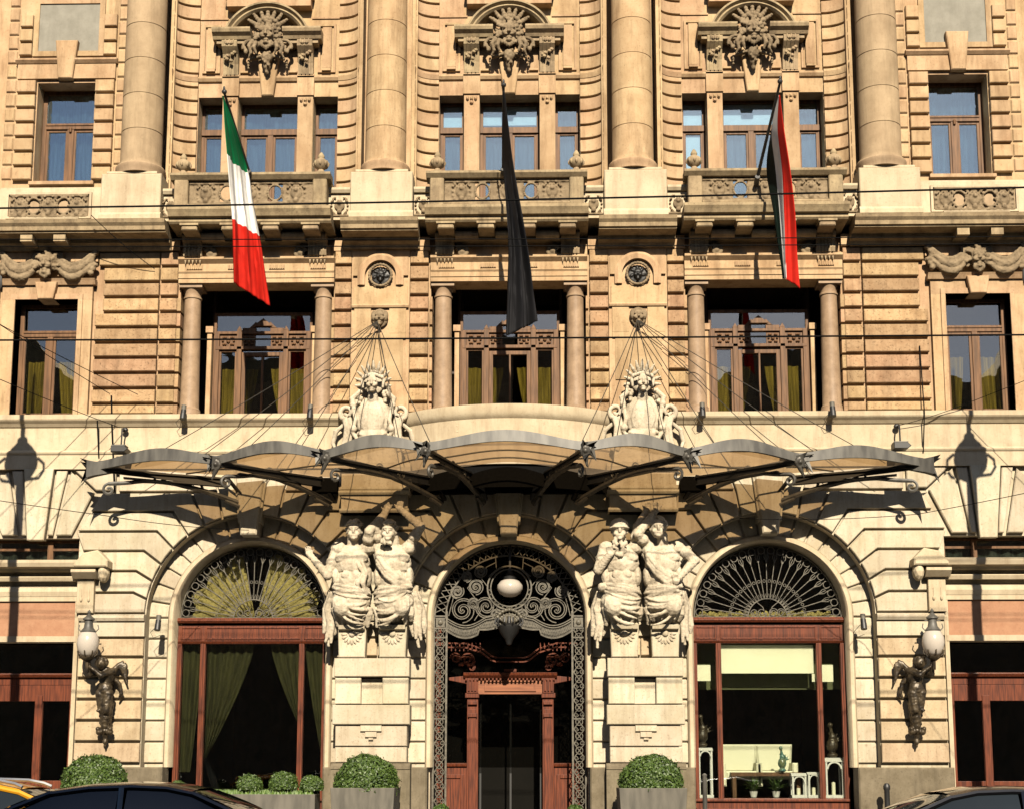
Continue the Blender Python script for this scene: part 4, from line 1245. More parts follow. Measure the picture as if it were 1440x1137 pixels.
# crowned cartouches on the string course
def cartouche(cx):
    s = Sculpt(); D = .22
    def E(x, d, z, a, b, c): s.ell((cx + x, D + d, z), (a, b, c), None, 2)
    # shield
    E(0, .05, 9.02, .40, .20, .50); E(0, .18, 8.98, .27, .12, .42); E(0, .1, 8.62, .34, .2, .22)
    mask_face(s, (cx, D + .34, 9.70), .20, beard=False, mane=False)
    s.cap((cx, D + .2, 9.5), (cx, D + .1, 9.3), .10, .14, 4)
    for k in range(9): E(-.20 + .05 * k, .30 - .02 * abs(k - 4), 9.86 + .05 * math.sin(PI * k / 8), .04, .06, .05)
    for k in range(11):
        a = R(-10 + 200 * k / 10)
        ca, sa = math.cos(a), math.sin(a)
        s.tube([(cx + .22 * ca, D + .06, 9.78 + .24 * sa), (cx + .31 * ca, D + .12, 9.78 + .35 * sa), (cx + .40 * ca, D + .18, 9.78 + .47 * sa)], [.035, .042, .016], 8)
    E(0, .0, 9.80, .25, .07, .25)
    for q in (-1, 1):
        rq = random.Random(int(cx * 10) + q)
        for k in range(14): E(q * rq.uniform(.22, .38), .06 + rq.uniform(0, .08), rq.uniform(9.30, 9.66), .04, .05, .04)
        s.tube([(cx + q * .18, D + .22, 9.92), (cx + q * .23, D + .2, 9.80), (cx + q * .21, D + .2, 9.64)], [.03, .04, .025], 8)
        # volutes and rolled brackets at the sides
        s.coil(cx + q * .56, D + .06, 9.14, .16, .04, 1.15, -1.2, q, .055, .035)
        s.coil(cx + q * .56, D - .02, 9.14, .16, .04, 1.15, -1.2, q, .055, .035)
        for e in (-.05, .05): s.tube([(cx + q * (.56 + e), D + .10, 9.02), (cx + q * (.50 + e), D + .12, 8.8), (cx + q * (.54 + e), D + .10, 8.5), (cx + q * (.60 + e), D + .06, 8.3)], [.06, .06, .055, .06], 8)
        s.tube([(cx + q * .30, D + .16, 9.55), (cx + q * .44, D + .14, 9.42), (cx + q * .40, D + .18, 9.2), (cx + q * .50, D + .14, 9.05)], [.06, .07, .05, .03], 8)
        s.tube([(cx + q * .40, D + .16, 9.25), (cx + q * .36, D + .2, 8.95), (cx + q * .42, D + .18, 8.7), (cx + q * .30, D + .2, 8.5)], [.04, .05, .05, .04], 8)
        s.tube([(cx + q * .62, D + .02, 8.9), (cx + q * .80, D + .0, 8.75), (cx + q * .86, D - .04, 8.5), (cx + q * .80, D, 8.35)], [.04, .06, .05, .03], 8)
        E(q * .40, .2, 8.76, .08, .08, .08); E(q * .42, .16, 9.28, .07, .08, .07)
    for k in range(9): E(-.28 + .07 * k, .20, 8.58 + .05 * abs(k - 4) ** 1.2 * .3, .05, .06, .05)
    s.box(cx - .62, cx + .62, .0, .30, 8.05, 8.45)
    s.fuse('crowned_cartouche', M['carved'], hotel, voxel=.0125, smooth=1, rough=.004)
for x in (-2.88, 2.84): cartouche(x)

# ------------------------------------------------------------------ shop windows in the side arches
def spiral(cx, cz, r0, turns, a0, dirn=1, r1=.03, n=40):
    return [(cx + (r0 + (r1 - r0) * k / n) * math.cos(a0 + dirn * 2 * PI * turns * k / n), cz + (r0 + (r1 - r0) * k / n) * math.sin(a0 + dirn * 2 * PI * turns * k / n)) for k in range(n + 1)]
def lunette(c, mat, parent, d):
    g = MB()
    tb = lambda pts, r, e=0: g.tube([(c + x, d + e, ZS + z) for x, z in pts], r, 5)
    n = 22
    for k in range(n + 1):
        a = PI * (k + .15) / (n + .3)
        ca, sa = math.cos(a), math.sin(a)
        tb([(.42 * ca, .42 * sa), (1.38 * ca, 1.38 * sa)], .010)
        # tulip tips and small leaves
        for e in (-.035, .035): tb([(1.20 * math.cos(a), 1.20 * math.sin(a)), (1.32 * math.cos(a + e), 1.32 * math.sin(a + e)), (1.42 * math.cos(a + e * .6), 1.42 * math.sin(a + e * .6))], .009)
        if k < n:
            b = a + PI / (n + .3) / 2
            tb([(1.46 * math.cos(b) + .075 * math.cos(t * PI / 6), 1.46 * math.sin(b) + .075 * math.sin(t * PI / 6)) for t in range(13)], .010)
            tb([(.42 * math.cos(a), .42 * math.sin(a)), (.53 * math.cos(b), .53 * math.sin(b)), (.42 * math.cos(b + .07), .42 * math.sin(b + .07))], .009)
            tb([(.80 * math.cos(b) + .03 * math.cos(t * PI / 4), .80 * math.sin(b) + .03 * math.sin(t * PI / 4)) for t in range(9)], .007)
    for r in (.42, 1.56): tb([(r * math.cos(PI * k / 40), r * math.sin(PI * k / 40)) for k in range(41)], .014)
    for q in (-1, 1):
        for x, r in ((.12, .1), (.28, .09)): tb(spiral(q * x, .12, r, 1.6, 0, q), .010)
        tb([(q * .02, .02), (q * .1, .24), (q * .22, .34)], .010)
    tb([(-1.58, .02), (1.58, .02)], .02)
    return g.build('lunette_grille', mat, parent)
def shopfront(c, left):
    d = -.66
    f = MB()
    f.hprof(c - 1.62, c + 1.62, [(d - .1, ZS - .09), (d + .10, ZS - .09), (d + .14, ZS - .04), (d + .10, ZS + .02), (d - .1, ZS + .03)])
    zb = 1.0
    f.box(c - 1.62, c + 1.62, d - .1, d + .02, 4.36, 4.70)
    for a, b in ((-1.55, -1.1), (-1.02, 1.02), (1.1, 1.55)): frame(f, c + a, c + b, 4.40, 4.67, d + .04, .03, .03)
    f.hprof(c - 1.62, c + 1.62, [(d - .1, 4.31), (d + .03, 4.31), (d + .06, 4.35), (d - .1, 4.37)])
    for x in (-1.57, -1.06, 1.06, 1.57): f.box(c + x - .055, c + x + .055, d - .1, d + .05, zb, 4.31); f.box(c + x - .02, c + x + .02, d, d + .075, zb, 4.31)
    f.box(c - 1.62, c + 1.62, d - .1, d + .04, .0, zb); f.hprof(c - 1.62, c + 1.62, [(d - .1, zb), (d + .1, zb), (d + .1, zb + .05), (d - .1, zb + .07)])
    for a, b in ((-1.5, -.55), (-.47, .47), (.55, 1.5)): frame(f, c + a, c + b, .2, .85, d + .07, .06, .04)
    o = f.build('shop_window', M['mahogany'], hotel, bevel=.006)
    lunette(c, M['gilt'], o, d + .04)
    p = MB(); n = 30
    p.prism([(c + 1.58 * math.cos(PI * k / n), ZS + 1.58 * math.sin(PI * k / n)) for k in range(n + 1)], d - .09, d - .08)
    p.box(c - 1.55, c + 1.55, d - .05, d - .04, zb + .05, 4.33)
    p.build('pane', M['glass_shop'], o)
    if left:
        # straw blind behind the fanlight, parted in the middle
        b = MB()
        for q in (-1, 1):
            rows = []
            for k in range(19):
                a = PI / 2 - q * (PI / 2) * (.14 + .86 * k / 18)
                rr = 1.42 + .10 * math.sin(k * 1.1)
                rows.append([(c + r * math.cos(a), d - .25 + .02 * math.sin(k * 2.5), ZS + r * math.sin(a)) for r in (.05, .5, 1.0, rr)])
            b.grid(rows)
        b.build('straw_blind', M['straw'], o, smooth=60)
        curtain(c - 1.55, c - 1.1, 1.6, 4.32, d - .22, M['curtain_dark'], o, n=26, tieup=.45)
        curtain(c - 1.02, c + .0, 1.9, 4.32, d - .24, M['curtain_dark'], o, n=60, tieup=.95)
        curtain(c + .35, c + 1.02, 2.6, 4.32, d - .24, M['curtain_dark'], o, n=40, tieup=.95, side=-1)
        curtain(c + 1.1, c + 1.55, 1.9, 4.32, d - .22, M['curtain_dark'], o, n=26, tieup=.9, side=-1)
    else:
        b = MB(); b.box(c - 1.5, c + 1.5, d - .30, d - .22, ZS + .02, ZS + .10)
        for k in range(40): b.ell((c - 1.4 + .07 * k, d - .2, ZS + .1 + .03 * math.sin(k * 2.3)), (.06, .04, .07), None, 1)
        b.build('straw_blind', M['straw'], o)
        b = MB(); b.box(c - 1.0, c + .97, d - .16, d - .13, 3.68, 4.28); b.box(c - 1.55, c - 1.22, d - .16, d - .13, 3.52, 3.86); b.box(c + 1.12, c + 1.38, d - .16, d - .13, 3.50, 3.86); b.box(c + .93, c + 1.0, d - .16, d - .13, 3.5, 3.67)
        b.build('added_lit_soffit_panel', M['cream_pale'], o)  # added cream panels standing for the lit ceiling inside the shop
        b = MB(); b.box(c - 1.6, c + 1.6, d - .62, d - .58, 3.36, 4.35); b.build('ceiling_drop', M['green_wall'], o)
shopfront(-BC, True); shopfront(BC, False)

# things displayed in the right hand shop window
dz = 1.08
t = thing('display_table', 'low wooden table in the right arched shop window', 'table', (BC - .05, 1.15, 0))
q = MB(); q.box(-.75, .75, -.3, .12, 1.52, 1.60)
q.build('table_top', M['wood'], t)
for sx in (-.68, .68):
    q = MB(); q.box(sx - .04, sx + .04, -.28, .1, 1.05, 1.52); q.build('leg', M['wood'], t)
def armchair(x, lab):
    t = thing('armchair', lab, 'armchair', (x, 1.75, 1.25), group='armchairs in the shop window')
    q = MB(); q.prism([(-.36, .35), (.36, .35), (.40, .95), (-.40, .95)], -.1, .06, .05); q.build('backrest', M['cream_pale'], t)
    q = MB(); q.prism([(-.34, .2), (.34, .2), (.34, .38), (-.34, .38)], .0, .5, .05); q.build('seat', M['cream_pale'], t)
    for s_ in (-1, 1):
        q = MB(); q.prism([(s_ * .38 - .06, .05), (s_ * .38 + .06, .05), (s_ * .38 + .06, .55), (s_ * .38 - .06, .55)], -.1, .5, .03); q.build('arm', M['cream_pale'], t)
armchair(BC - .55, 'cream armchair on the left behind the display table'); armchair(BC + .22, 'cream armchair on the right behind the display table')
def lantern(x, h, w_, z, lab):
    t = thing('lantern', lab, 'lantern', (x, .95, z), group='white lanterns in the shop window')
    q = MB()
    for a in (-1, 1):
        for b in (-1, 1): q.box(a * w_ - .018, a * w_ + .018, b * w_ - .018, b * w_ + .018, 0, h)
    q.box(-w_ - .03, w_ + .03, -w_ - .03, w_ + .03, -.03, .03)
    q.hprof(-w_ - .03, w_ + .03, [(-w_ - .03, h), (w_ + .03, h), (w_ * .4, h + w_ * .5), (-w_ * .4, h + w_ * .5)])
    q.archring(0, h - w_ * .9, [(w_ * .75, w_ - .01), (w_ * .75, w_ + .02), (w_ * .95, w_ + .02), (w_ * .95, w_ - .01)], n=12)
    q.build('lantern_frame', M['white'], t)
    q = MB(); q.lathe([(.04, .03), (.04, h * .4), (.0, h * .42)], 0, 0, 12); q.build('candle', M['cream_pale'], t)
lantern(BC + .60, .42, .13, 1.10, 'smaller white lantern near the middle of the right shop window')
lantern(BC + .92, .45, .11, 1.10, 'narrow white lantern beside the mullion of the right shop window')
lantern(BC + 1.34, .72, .17, 1.10, 'tall white lantern in the right side light of the shop window')
lantern(BC - 1.36, .95, .13, 1.10, 'tall slim white lantern in the left side light of the shop window')
def ornament(x, d, z, h, lab, mat, name, cat):
    o = Sculpt()
    o.ell((0, 0, .08 * h), (.16 * h, .14 * h, .08 * h)); o.ell((0, 0, .35 * h), (.17 * h, .15 * h, .22 * h)); o.ell((.02 * h, 0, .58 * h), (.12 * h, .1 * h, .12 * h))
    o.cap((.02 * h, 0, .6 * h), (-.04 * h, .03, .85 * h), .07 * h, .05 * h); o.ell((-.05 * h, .04, .92 * h), (.08 * h, .08 * h, .08 * h))
    for k in range(5): o.cap((.08 * h, 0, .45 * h), (.32 * h * math.cos(k * .5), -.02, .45 * h + .34 * h * math.sin(.2 + k * .4)), .045 * h, .025 * h, 4)
    ob = o.fuse(name, mat, None, voxel=.012 , smooth=1, rough=.004, loc=(x, -d, z))
    tag(ob, lab, cat)
M['teal'] = plain('teal_glaze', (0.05, 0.16, 0.15), 0.25, 0, (0.12, 0.13, 0.06), 6)
ornament(BC + .28, -1.0, 1.60, .55, 'teal glazed bird ornament on the shop display table', M['teal'], 'bird_ornament', 'ornament')
ornament(BC + 1.34, -.95, 1.90, .75, 'dark bronze statuette on top of the tall right lantern', M['bronze'], 'statuette', 'statuette')
ornament(BC - 1.40, -.95, 2.12, .70, 'dark statuette on the slim lantern in the left side light', M['bronze'], 'statuette', 'statuette')
def potplant(x, d, z, r, lab):
    t = thing('potted_plant', lab, 'plant', (x, -d, z), group='plants in the shop window')
    q = MB(); q.lathe([(.06, 0), (.09, .12), (.1, .13), (.07, .13)], 0, 0, 12); q.build('pot', M['white'], t)
    q = MB(); rnd = random.Random(x)
    for k in range(60):
        a = rnd.uniform(0, 2 * PI); e = rnd.uniform(.2, 1.4); L_ = r * rnd.uniform(.6, 1.1)
        p0 = Vector((0, 0, .12)); p1 = p0 + Vector((math.cos(a) * math.cos(e), math.sin(a) * math.cos(e), math.sin(e))) * L_
        s_ = Vector((-math.sin(a), math.cos(a), 0)) * .025
        m_ = (p0 + p1) / 2 + Vector((0, 0, .05))
        vs_ = [q.bm.verts.new(v) for v in (p0, m_ - s_, p1, m_ + s_)]
        q.bm.faces.new(vs_)
    q.build('foliage', M['leaf'], t)
potplant(BC - .35, -.92, 1.08, .32, 'spiky green plant low in the right shop window, left of centre'); potplant(BC + .12, -.9, 1.08, .36, 'wide spiky plant low in the middle of the right shop window')

# ------------------------------------------------------------------ side shops beyond the piers
for s in (1, -1):
    f = MB(); d = -.45
    a = 9.16
    def X(u): return s * (a + u)
    f.box(X(0), X(2.05), d - .08, d, 3.42, 3.62); f.hprof(*sorted((X(0), X(2.05))), [(d - .08, 3.56), (d + .06, 3.58), (d + .1, 3.64), (d - .08, 3.68)])
    f.box(X(0), X(2.05), d - .08, d - .01, 3.08, 3.42); f.box(X(.0), X(.16), d - .08, d + .01, .0, 3.42)
    f.box(X(.74), X(.90), d - .08, d + .02, .0, 3.2); f.box(X(.16), X(.74), d - .08, d, 1.0, 1.42); f.box(X(.16), X(.74), d - .08, d, 0, .3)
    f.box(X(.16), X(.74), d - .08, d - .03, .3, 1.0)
    f.box(X(.90), X(2.05), d - .08, d, .0, 1.42)
    o = f.build('shop_front', M['mahogany'], hotel, bevel=.008)
    p = MB(); p.box(X(.1), X(2.05), d - .06, d - .05, 1.3, 4.28); p.build('pane', M['glass_shop'], o)
    # mezzanine window
    f = MB(); frame(f, *sorted((X(.02), X(1.85))), 5.97, 6.50, -.3, .05, .06)
    f.box(X(.62), X(.74), -.36, -.28, 6.0, 6.48); f.box(X(.02), X(1.85), -.36, -.29, 6.28, 6.33)
    o = f.build('mezzanine_window', M['wood'], hotel)
    p = MB(); p.box(X(.04), X(1.8), -.345, -.335, 6.0, 6.48); p.build('pane', M['glass_mid'], o)
    curtain(*sorted((X(.04), X(1.8))), 5.97, 6.32, -.42, M['curtain_white'], o, n=60)

# ------------------------------------------------------------------ entrance: iron gate and panelled door
g = MB(); d = -.62
def tb(pts, r, e=0.0, n=5): g.tube([(x, d + e, z) for x, z in pts], r, n)
def tbm(pts, r, e=0.0):
    tb(pts, r, e); tb([(-x, z) for x, z in pts], r, e)
for q in (-1, 1):
    for x in (1.34, 1.61): g.box(q * x - .02, q * x + .02, d - .03, d + .03, 0, 5.0)
    z = .1
    while z < 4.3:
        tb([(q * 1.36, z), (q * 1.59, z + .30)], .013); tb([(q * 1.59, z), (q * 1.36, z + .30)], .013, .01)
        tb([(q * 1.475 + .075 * math.cos(k * PI / 6), z + .15 + .075 * math.sin(k * PI / 6)) for k in range(13)], .012, .015)
        for e in (-1, 1):
            tb(spiral(q * 1.475 + e * .06, z + .30, .05, 1.2, 0, e, .015, 12), .010, .015)
        z += .30
    for z in (.05, 2.7, 4.42, 4.62, 4.88): g.box(q * 1.34, q * 1.61, d - .02, d + .02, z, z + .03)
    g.box(q * 1.38, q * 1.57, d - .01, d + .02, 4.66, 4.86); g.ell((q * 1.475, d + .03, 4.76), (.06, .03, .06))
    # arched border
    for k in range(15):
        a = .08 + (PI / 2 - .08) * k / 15
        b = a + (PI / 2 - .08) / 15
        tb([(q * 1.36 * math.cos(a), ZS + 1.36 * math.sin(a)), (q * 1.6 * math.cos(b), ZS + 1.6 * math.sin(b))], .013)
        tb([(q * 1.6 * math.cos(a), ZS + 1.6 * math.sin(a)), (q * 1.36 * math.cos(b), ZS + 1.36 * math.sin(b))], .013, .01)
for r, t_ in ((1.36, .022), (1.60, .025)): tb([(r * math.cos(PI * k / 48), ZS + r * math.sin(PI * k / 48)) for k in range(49)], t_)
# transom band with swags
up, lo = [], []
for k in range(41):
    x = -1.36 + 1.36 * k / 40
    t_ = k / 40
    zz = 4.86 - .17 * math.sin(PI * min(1, t_ / .62)) + (.10 * (t_ - .62) / .38 if t_ > .62 else 0)
    up.append((x, zz)); lo.append((x, max(zz - .27, 4.60 if t_ > .5 else 0)))
for e in (0, .05): tbm([(x, z - e) for x, z in up], .016, .02)
tbm(lo, .022, .02)
for k in range(0, 40, 1):
    a, b = up[k], lo[k]
    z0, z1 = b[1] + .02, a[1] - .06
    if z1 - z0 > .05:
        tbm([(a[0] + .03 * math.cos(t * PI / 4), (z0 + z1) / 2 + (z1 - z0) / 2 * math.sin(t * PI / 4)) for t in range(9)], .011)
for cx, cz, r, dr in ((-1.0, 5.02, .27, 1), (-.50, 5.10, .25, -1), (-.78, 5.16, .13, 1), (-.28, 4.92, .13, 1), (-1.12, 5.42, .15, -1), (-.72, 5.52, .17, 1), (-.62, 5.86, .14, -1), (-.92, 5.74, .12, 1)):
    for t_ in (0, PI):
        tbm(spiral(cx, cz, r, 1.9, t_ * .0 + (-PI / 2 if t_ == 0 else .6), dr, .03), .015, .01 if t_ == 0 else 0)
        if t_: break
    g.ell((cx, d + .02, cz), (.03, .03, .03)); g.ell((-cx, d + .02, cz), (.03, .03, .03))
for pts in ([(-1.3, 4.9), (-1.2, 5.3), (-1.05, 5.5)], [(-.75, 4.8), (-.62, 5.0), (-.75, 5.3), (-.9, 5.5), (-.72, 5.7)], [(-.45, 5.5), (-.6, 5.7), (-.5, 5.95), (-.3, 6.05)], [(-.3, 6.15), (-.28, 5.9), (-.45, 5.75)], [(-.2, 4.95), (-.35, 5.05), (-.45, 5.25)]): tbm(pts, .013)
for r, t_ in ((.40, .018), (.47, .024)): tb([(r * math.cos(2 * PI * k / 40), 5.50 + r * math.sin(2 * PI * k / 40)) for k in range(41)], t_, .02)
for k in range(14):
    a = PI + PI * (k + .5) / 14
    g.ell((.435 * math.cos(a), d + .03, 5.5 + .435 * math.sin(a)), (.025, .02, .025), None, 1)
gate = g.build('entrance_gate', M['gilt'], hotel)
q = Sculpt()
for k in range(9):
    a = PI * (.12 + .76 * k / 8)
    q.cap((.05 * math.cos(a), d + .06, 4.72), (.26 * math.cos(a), d + .08, 4.76 + .24 * math.sin(a)), .04, .03, 4); q.ell((.27 * math.cos(a), d + .09, 4.77 + .25 * math.sin(a)), (.045, .04, .045))
q.ell((0, d + .08, 4.78), (.14, .08, .12)); q.ell((0, d + .05, 5.03), (.05, .05, .06))
q.fuse('palmette', M['gilt'], gate, voxel=.014, smooth=1)
q = MB(); q.lathe([(.0, -.32), (.05, -.30), (.10, -.18), (.2, -.05), (.24, .08), (.20, .12), (.05, .16), (.03, .3)], 0, d + .30, 12, z=4.56)
for k in range(10):
    a = 2 * PI * k / 10
    q.tube([(.2 * math.cos(a), d + .3 + .2 * math.sin(a), 4.62), (.30 * math.cos(a), d + .3 + .3 * math.sin(a), 4.72), (.27 * math.cos(a), d + .3 + .27 * math.sin(a), 4.82)], .018, 5)
q.build('hanging_lantern', M['darkiron'], gate, smooth=40)
q = MB(); q.lathe([(0, -.20), (.12, -.185), (.22, -.12), (.275, -.02), (.27, .06), (.20, .15), (.1, .19), (0, .2)], .01, d + .0, 28, z=5.50)
q.build('lamp_globe', M['globe'], gate, smooth=60)
q = MB(); q.lathe([(.0, .0), (.14, -.02), (.15, .03), (.08, .10), (.04, .2), (.02, .9)], .01, d, 20, z=5.70); q.build('lamp_cap', M['darkiron'], gate, smooth=40)

dr = MB(); d = -1.55
for q in (-1, 1):
    dr.box(q * .70, q * .94, d - .1, d + .06, 0, 3.3); dr.box(q * .74, q * .90, d + .05, d + .09, .5, 2.95)
    dr.box(q * .68, q * .98, d - .1, d + .12, 3.2, 3.30); dr.box(q * .70, q * .95, d - .1, d + .14, 3.30, 3.62)
    for k in range(3): dr.box(q * .74 + q * .07 * k, q * .78 + q * .07 * k, d + .13, d + .17, 3.34, 3.58)
    dr.box(q * .72, q * .92, d + .05, d + .13, 2.78, 2.86); dr.box(q * .72, q * .92, d + .05, d + .13, 3.05, 3.12)
    dr.box(q * .94, q * 1.6, d - .1, d + .03, 0, 1.72); frame(dr, *sorted((q * 1.0, q * 1.55)), .3, 1.55, d + .06, .08, .05); dr.hprof(*sorted((q * .94, q * 1.62)), [(d - .1, 1.72), (d + .08, 1.72), (d + .1, 1.78), (d - .1, 1.8)])
    dr.prism([(q * .94, 3.50), (q * 1.34, 3.58), (q * 1.34, 3.64), (q * .94, 3.68)][::q], d - .1, d + .10)
    dr.box(q * 1.52, q * 1.64, d - .1, d + .03, 1.7, 4.9)
dr.hprof(-1.02, 1.02, [(d - .1, 3.62), (d + .14, 3.62), (d + .20, 3.68), (d + .22, 3.74), (d - .1, 3.76)])
for k in range(24): dr.box(-.98 + k * .083, -.94 + k * .083, d + .1, d + .18, 3.57, 3.62)
dr.box(-.14, .14, d + .1, d + .16, 3.76, 3.82)
door = dr.build('entrance_door', M['mahogany'], hotel, bevel=.006)
q = MB(); q.box(-.70, .70, d - .1, d + .06, 3.28, 3.62); frame(q, -.56, .56, 3.34, 3.58, d + .09, .04, .04); q.build('lintel_panel', M['orangewood'], door)
q = MB()
for a in (-1, 1):
    for k in range(2): q.tube([(a * x, d + .05, z + k * .09) for x, z in ((1.5, 4.30), (1.0, 4.30), (.62, 4.18), (.42, 4.02), (.3, 3.98))], .022, 5)
    for k in range(10): q.box(a * (.65 + k * .09), a * (.67 + k * .09), d + .03, d + .06, 4.22, 4.40)
    for cx, cz, r in ((.92, 4.02, .16), (1.2, 4.06, .12), (.84, 3.86, .08)):
        q.tube([(a * x, d + .05, z) for x, z in spiral(cx, cz, r, 1.7, 0, 1)], .022, 5)
    for k in range(8): q.ell((a * (.80 + .05 * k), d + .05, 3.98 + .1 * math.sin(k * 2)), (.05, .04, .05), None, 1)
q.tube([(-.3, d + .05, 3.98), (.3, d + .05, 3.98)], .02, 5); q.tube([(-.3, d + .05, 4.07), (.3, d + .05, 4.07)], .012, 5)
q.build('carved_transom', M['mahogany'], door)
q = MB(); q.box(-1.6, 1.6, d - .08, d - .07, 1.7, 6.4); q.build('pane', M['glass_door'], door)
q = MB()
for x in (-.66, .0, .66): q.box(x - .02, x + .02, d - .3, d - .26, 0, 3.25)
q.build('door_leaf', M['darkiron'], door)
# dark vestibule
q = MB(); q.box(-1.75, -1.66, -3.2, -1.0, 0, 6.6); q.box(1.66, 1.75, -3.2, -1.0, 0, 6.6); q.box(-1.7, 1.7, -3.3, -3.2, 0, 6.6); q.box(-1.7, 1.7, -3.2, -1.0, 6.55, 6.65)
q.build('vestibule', M['dark'], hotel)

# ------------------------------------------------------------------ wall lamps: bronze winged figures holding a globe
def wall_lamp(sx):
    t = thing('wall_lamp', ('bronze winged figure wall lamp with pale globe on the pier left of the draped arch' if sx < 0 else 'bronze winged figure wall lamp with pale globe on the pier beside the arched shop display'), 'wall lamp', (sx * 8.36, 0, 0), group='bronze wall lamps on the outer piers')
    s = Sculpt()
    def E(x, d, z, a, b, c): s.ell((sx * x, d, z), (a, b, c), None, 2)
    def Cp(p, q, r0, r1, k=6): s.cap((sx * p[0], p[1], p[2]), (sx * q[0], q[1], q[2]), r0, r1, k)
    E(-.02, .30, 3.55, .17, .15, .22); E(-.02, .34, 3.30, .15, .14, .16); E(.06, .42, 3.82, .115, .13, .14); E(.06, .53, 3.80, .03, .04, .04)
    for k in range(14):
        a = k * .9; E(.06 + .1 * math.cos(a), .40 + .06 * math.sin(a), 3.86 + .05 * math.sin(a * 1.7), .05, .05, .05)
    Cp((.1, .34, 3.64), (.28, .5, 3.58), .075, .06); Cp((.28, .5, 3.58), (.27, .58, 3.84), .055, .045)
    Cp((-.14, .34, 3.66), (.02, .55, 3.56), .075, .06); Cp((.02, .55, 3.56), (.22, .6, 3.72), .055, .04)
    # wing
    for k in range(6):
        u = k / 5
        s.tube([(sx * -.10, .20, 3.56 + .02 * k), (sx * (-.20 - .05 * u), .16, 3.78 + .04 * u), (sx * (-.32 - .06 * math.sin(PI * u)), .15, 3.86 - .18 * (1 - u)), (sx * (-.42 + .12 * u), .15, 3.66 - .26 * (1 - u) + .16 * u)], [.06, .055, .045, .02], 8)
    s.tube([(sx * -.12, .2, 3.55), (sx * -.26, .16, 3.40), (sx * -.30, .14, 3.2), (sx * -.24, .14, 3.08)], [.06, .05, .045, .02], 8)
    # legs and drapery tapering to a scroll console
    Cp((-.08, .34, 3.2), (-.06, .36, 2.86), .12, .09); Cp((.08, .34, 3.2), (.05, .30, 2.86), .11, .08)
    Cp((-.03, .28, 3.0), (-.01, .22, 2.45), .14, .07); Cp((-.12, .2, 3.0), (-.08, .16, 2.5), .06, .04); Cp((.1, .2, 3.0), (.08, .16, 2.5), .06, .04)
    for q in (-1, 1):
        E(q * .11, .2, 2.42, .075, .09, .075); E(q * .13, .24, 2.48, .05, .06, .05)
    Cp((0, .16, 2.45), (0, .12, 2.28), .07, .05); E(0, .13, 2.22, .06, .06, .06); E(0, .13, 2.14, .025, .03, .05)
    for k in range(8): E(.12 * math.sin(k * 2.1), .34, 3.2 - .05 * k, .05, .07, .03)
    s.box(-.10 * 1, .10, .0, .12, 2.5, 3.7)
    s.fuse('winged_figure', M['bronze'], t, voxel=.014, smooth=2, rough=.008)
    gx = sx * .30
    b = MB(); b.tube([(gx, .60, 3.66), (gx, .62, 3.86)], .035, 8); b.lathe([(.05, 3.84), (.13, 3.90), (.14, 3.93), (.08, 3.95)], gx, .62, 16)
    for k in range(8):
        a = k * PI / 4; b.tube([(gx + .1 * math.cos(a), .62 + .1 * math.sin(a), 3.91), (gx + .2 * math.cos(a), .62 + .2 * math.sin(a), 3.99), (gx + .21 * math.cos(a), .62 + .21 * math.sin(a), 4.06)], .014, 5)
    b.build('lamp_holder', M['bronze'], t, smooth=40)
    b = MB(); b.lathe([(.09, 3.94), (.15, 3.99), (.20, 4.08), (.225, 4.20), (.215, 4.32), (.17, 4.42), (.13, 4.46)], gx, .62, 24); b.build('globe', M['globe'], t, smooth=60)
    b = MB(); b.lathe([(.15, 4.44), (.155, 4.47), (.10, 4.54), (.085, 4.62), (.085, 4.68), (.12, 4.70), (.12, 4.73), (.06, 4.78), (.03, 4.82), (.04, 4.86), (0, 4.92)], gx, .62, 20)
    for q in (-1, 1):
        b.tube([(gx + q * .15, .62, 4.45), (gx + q * .21, .62, 4.52), (gx + q * .19, .62, 4.60)], .012, 5); b.tube([(gx + q * .09, .62, 4.66), (gx + q * .16, .62, 4.66)], .012, 5)
    b.build('lamp_cap', M['greymetal'], t, smooth=40)
wall_lamp(-1); wall_lamp(1)
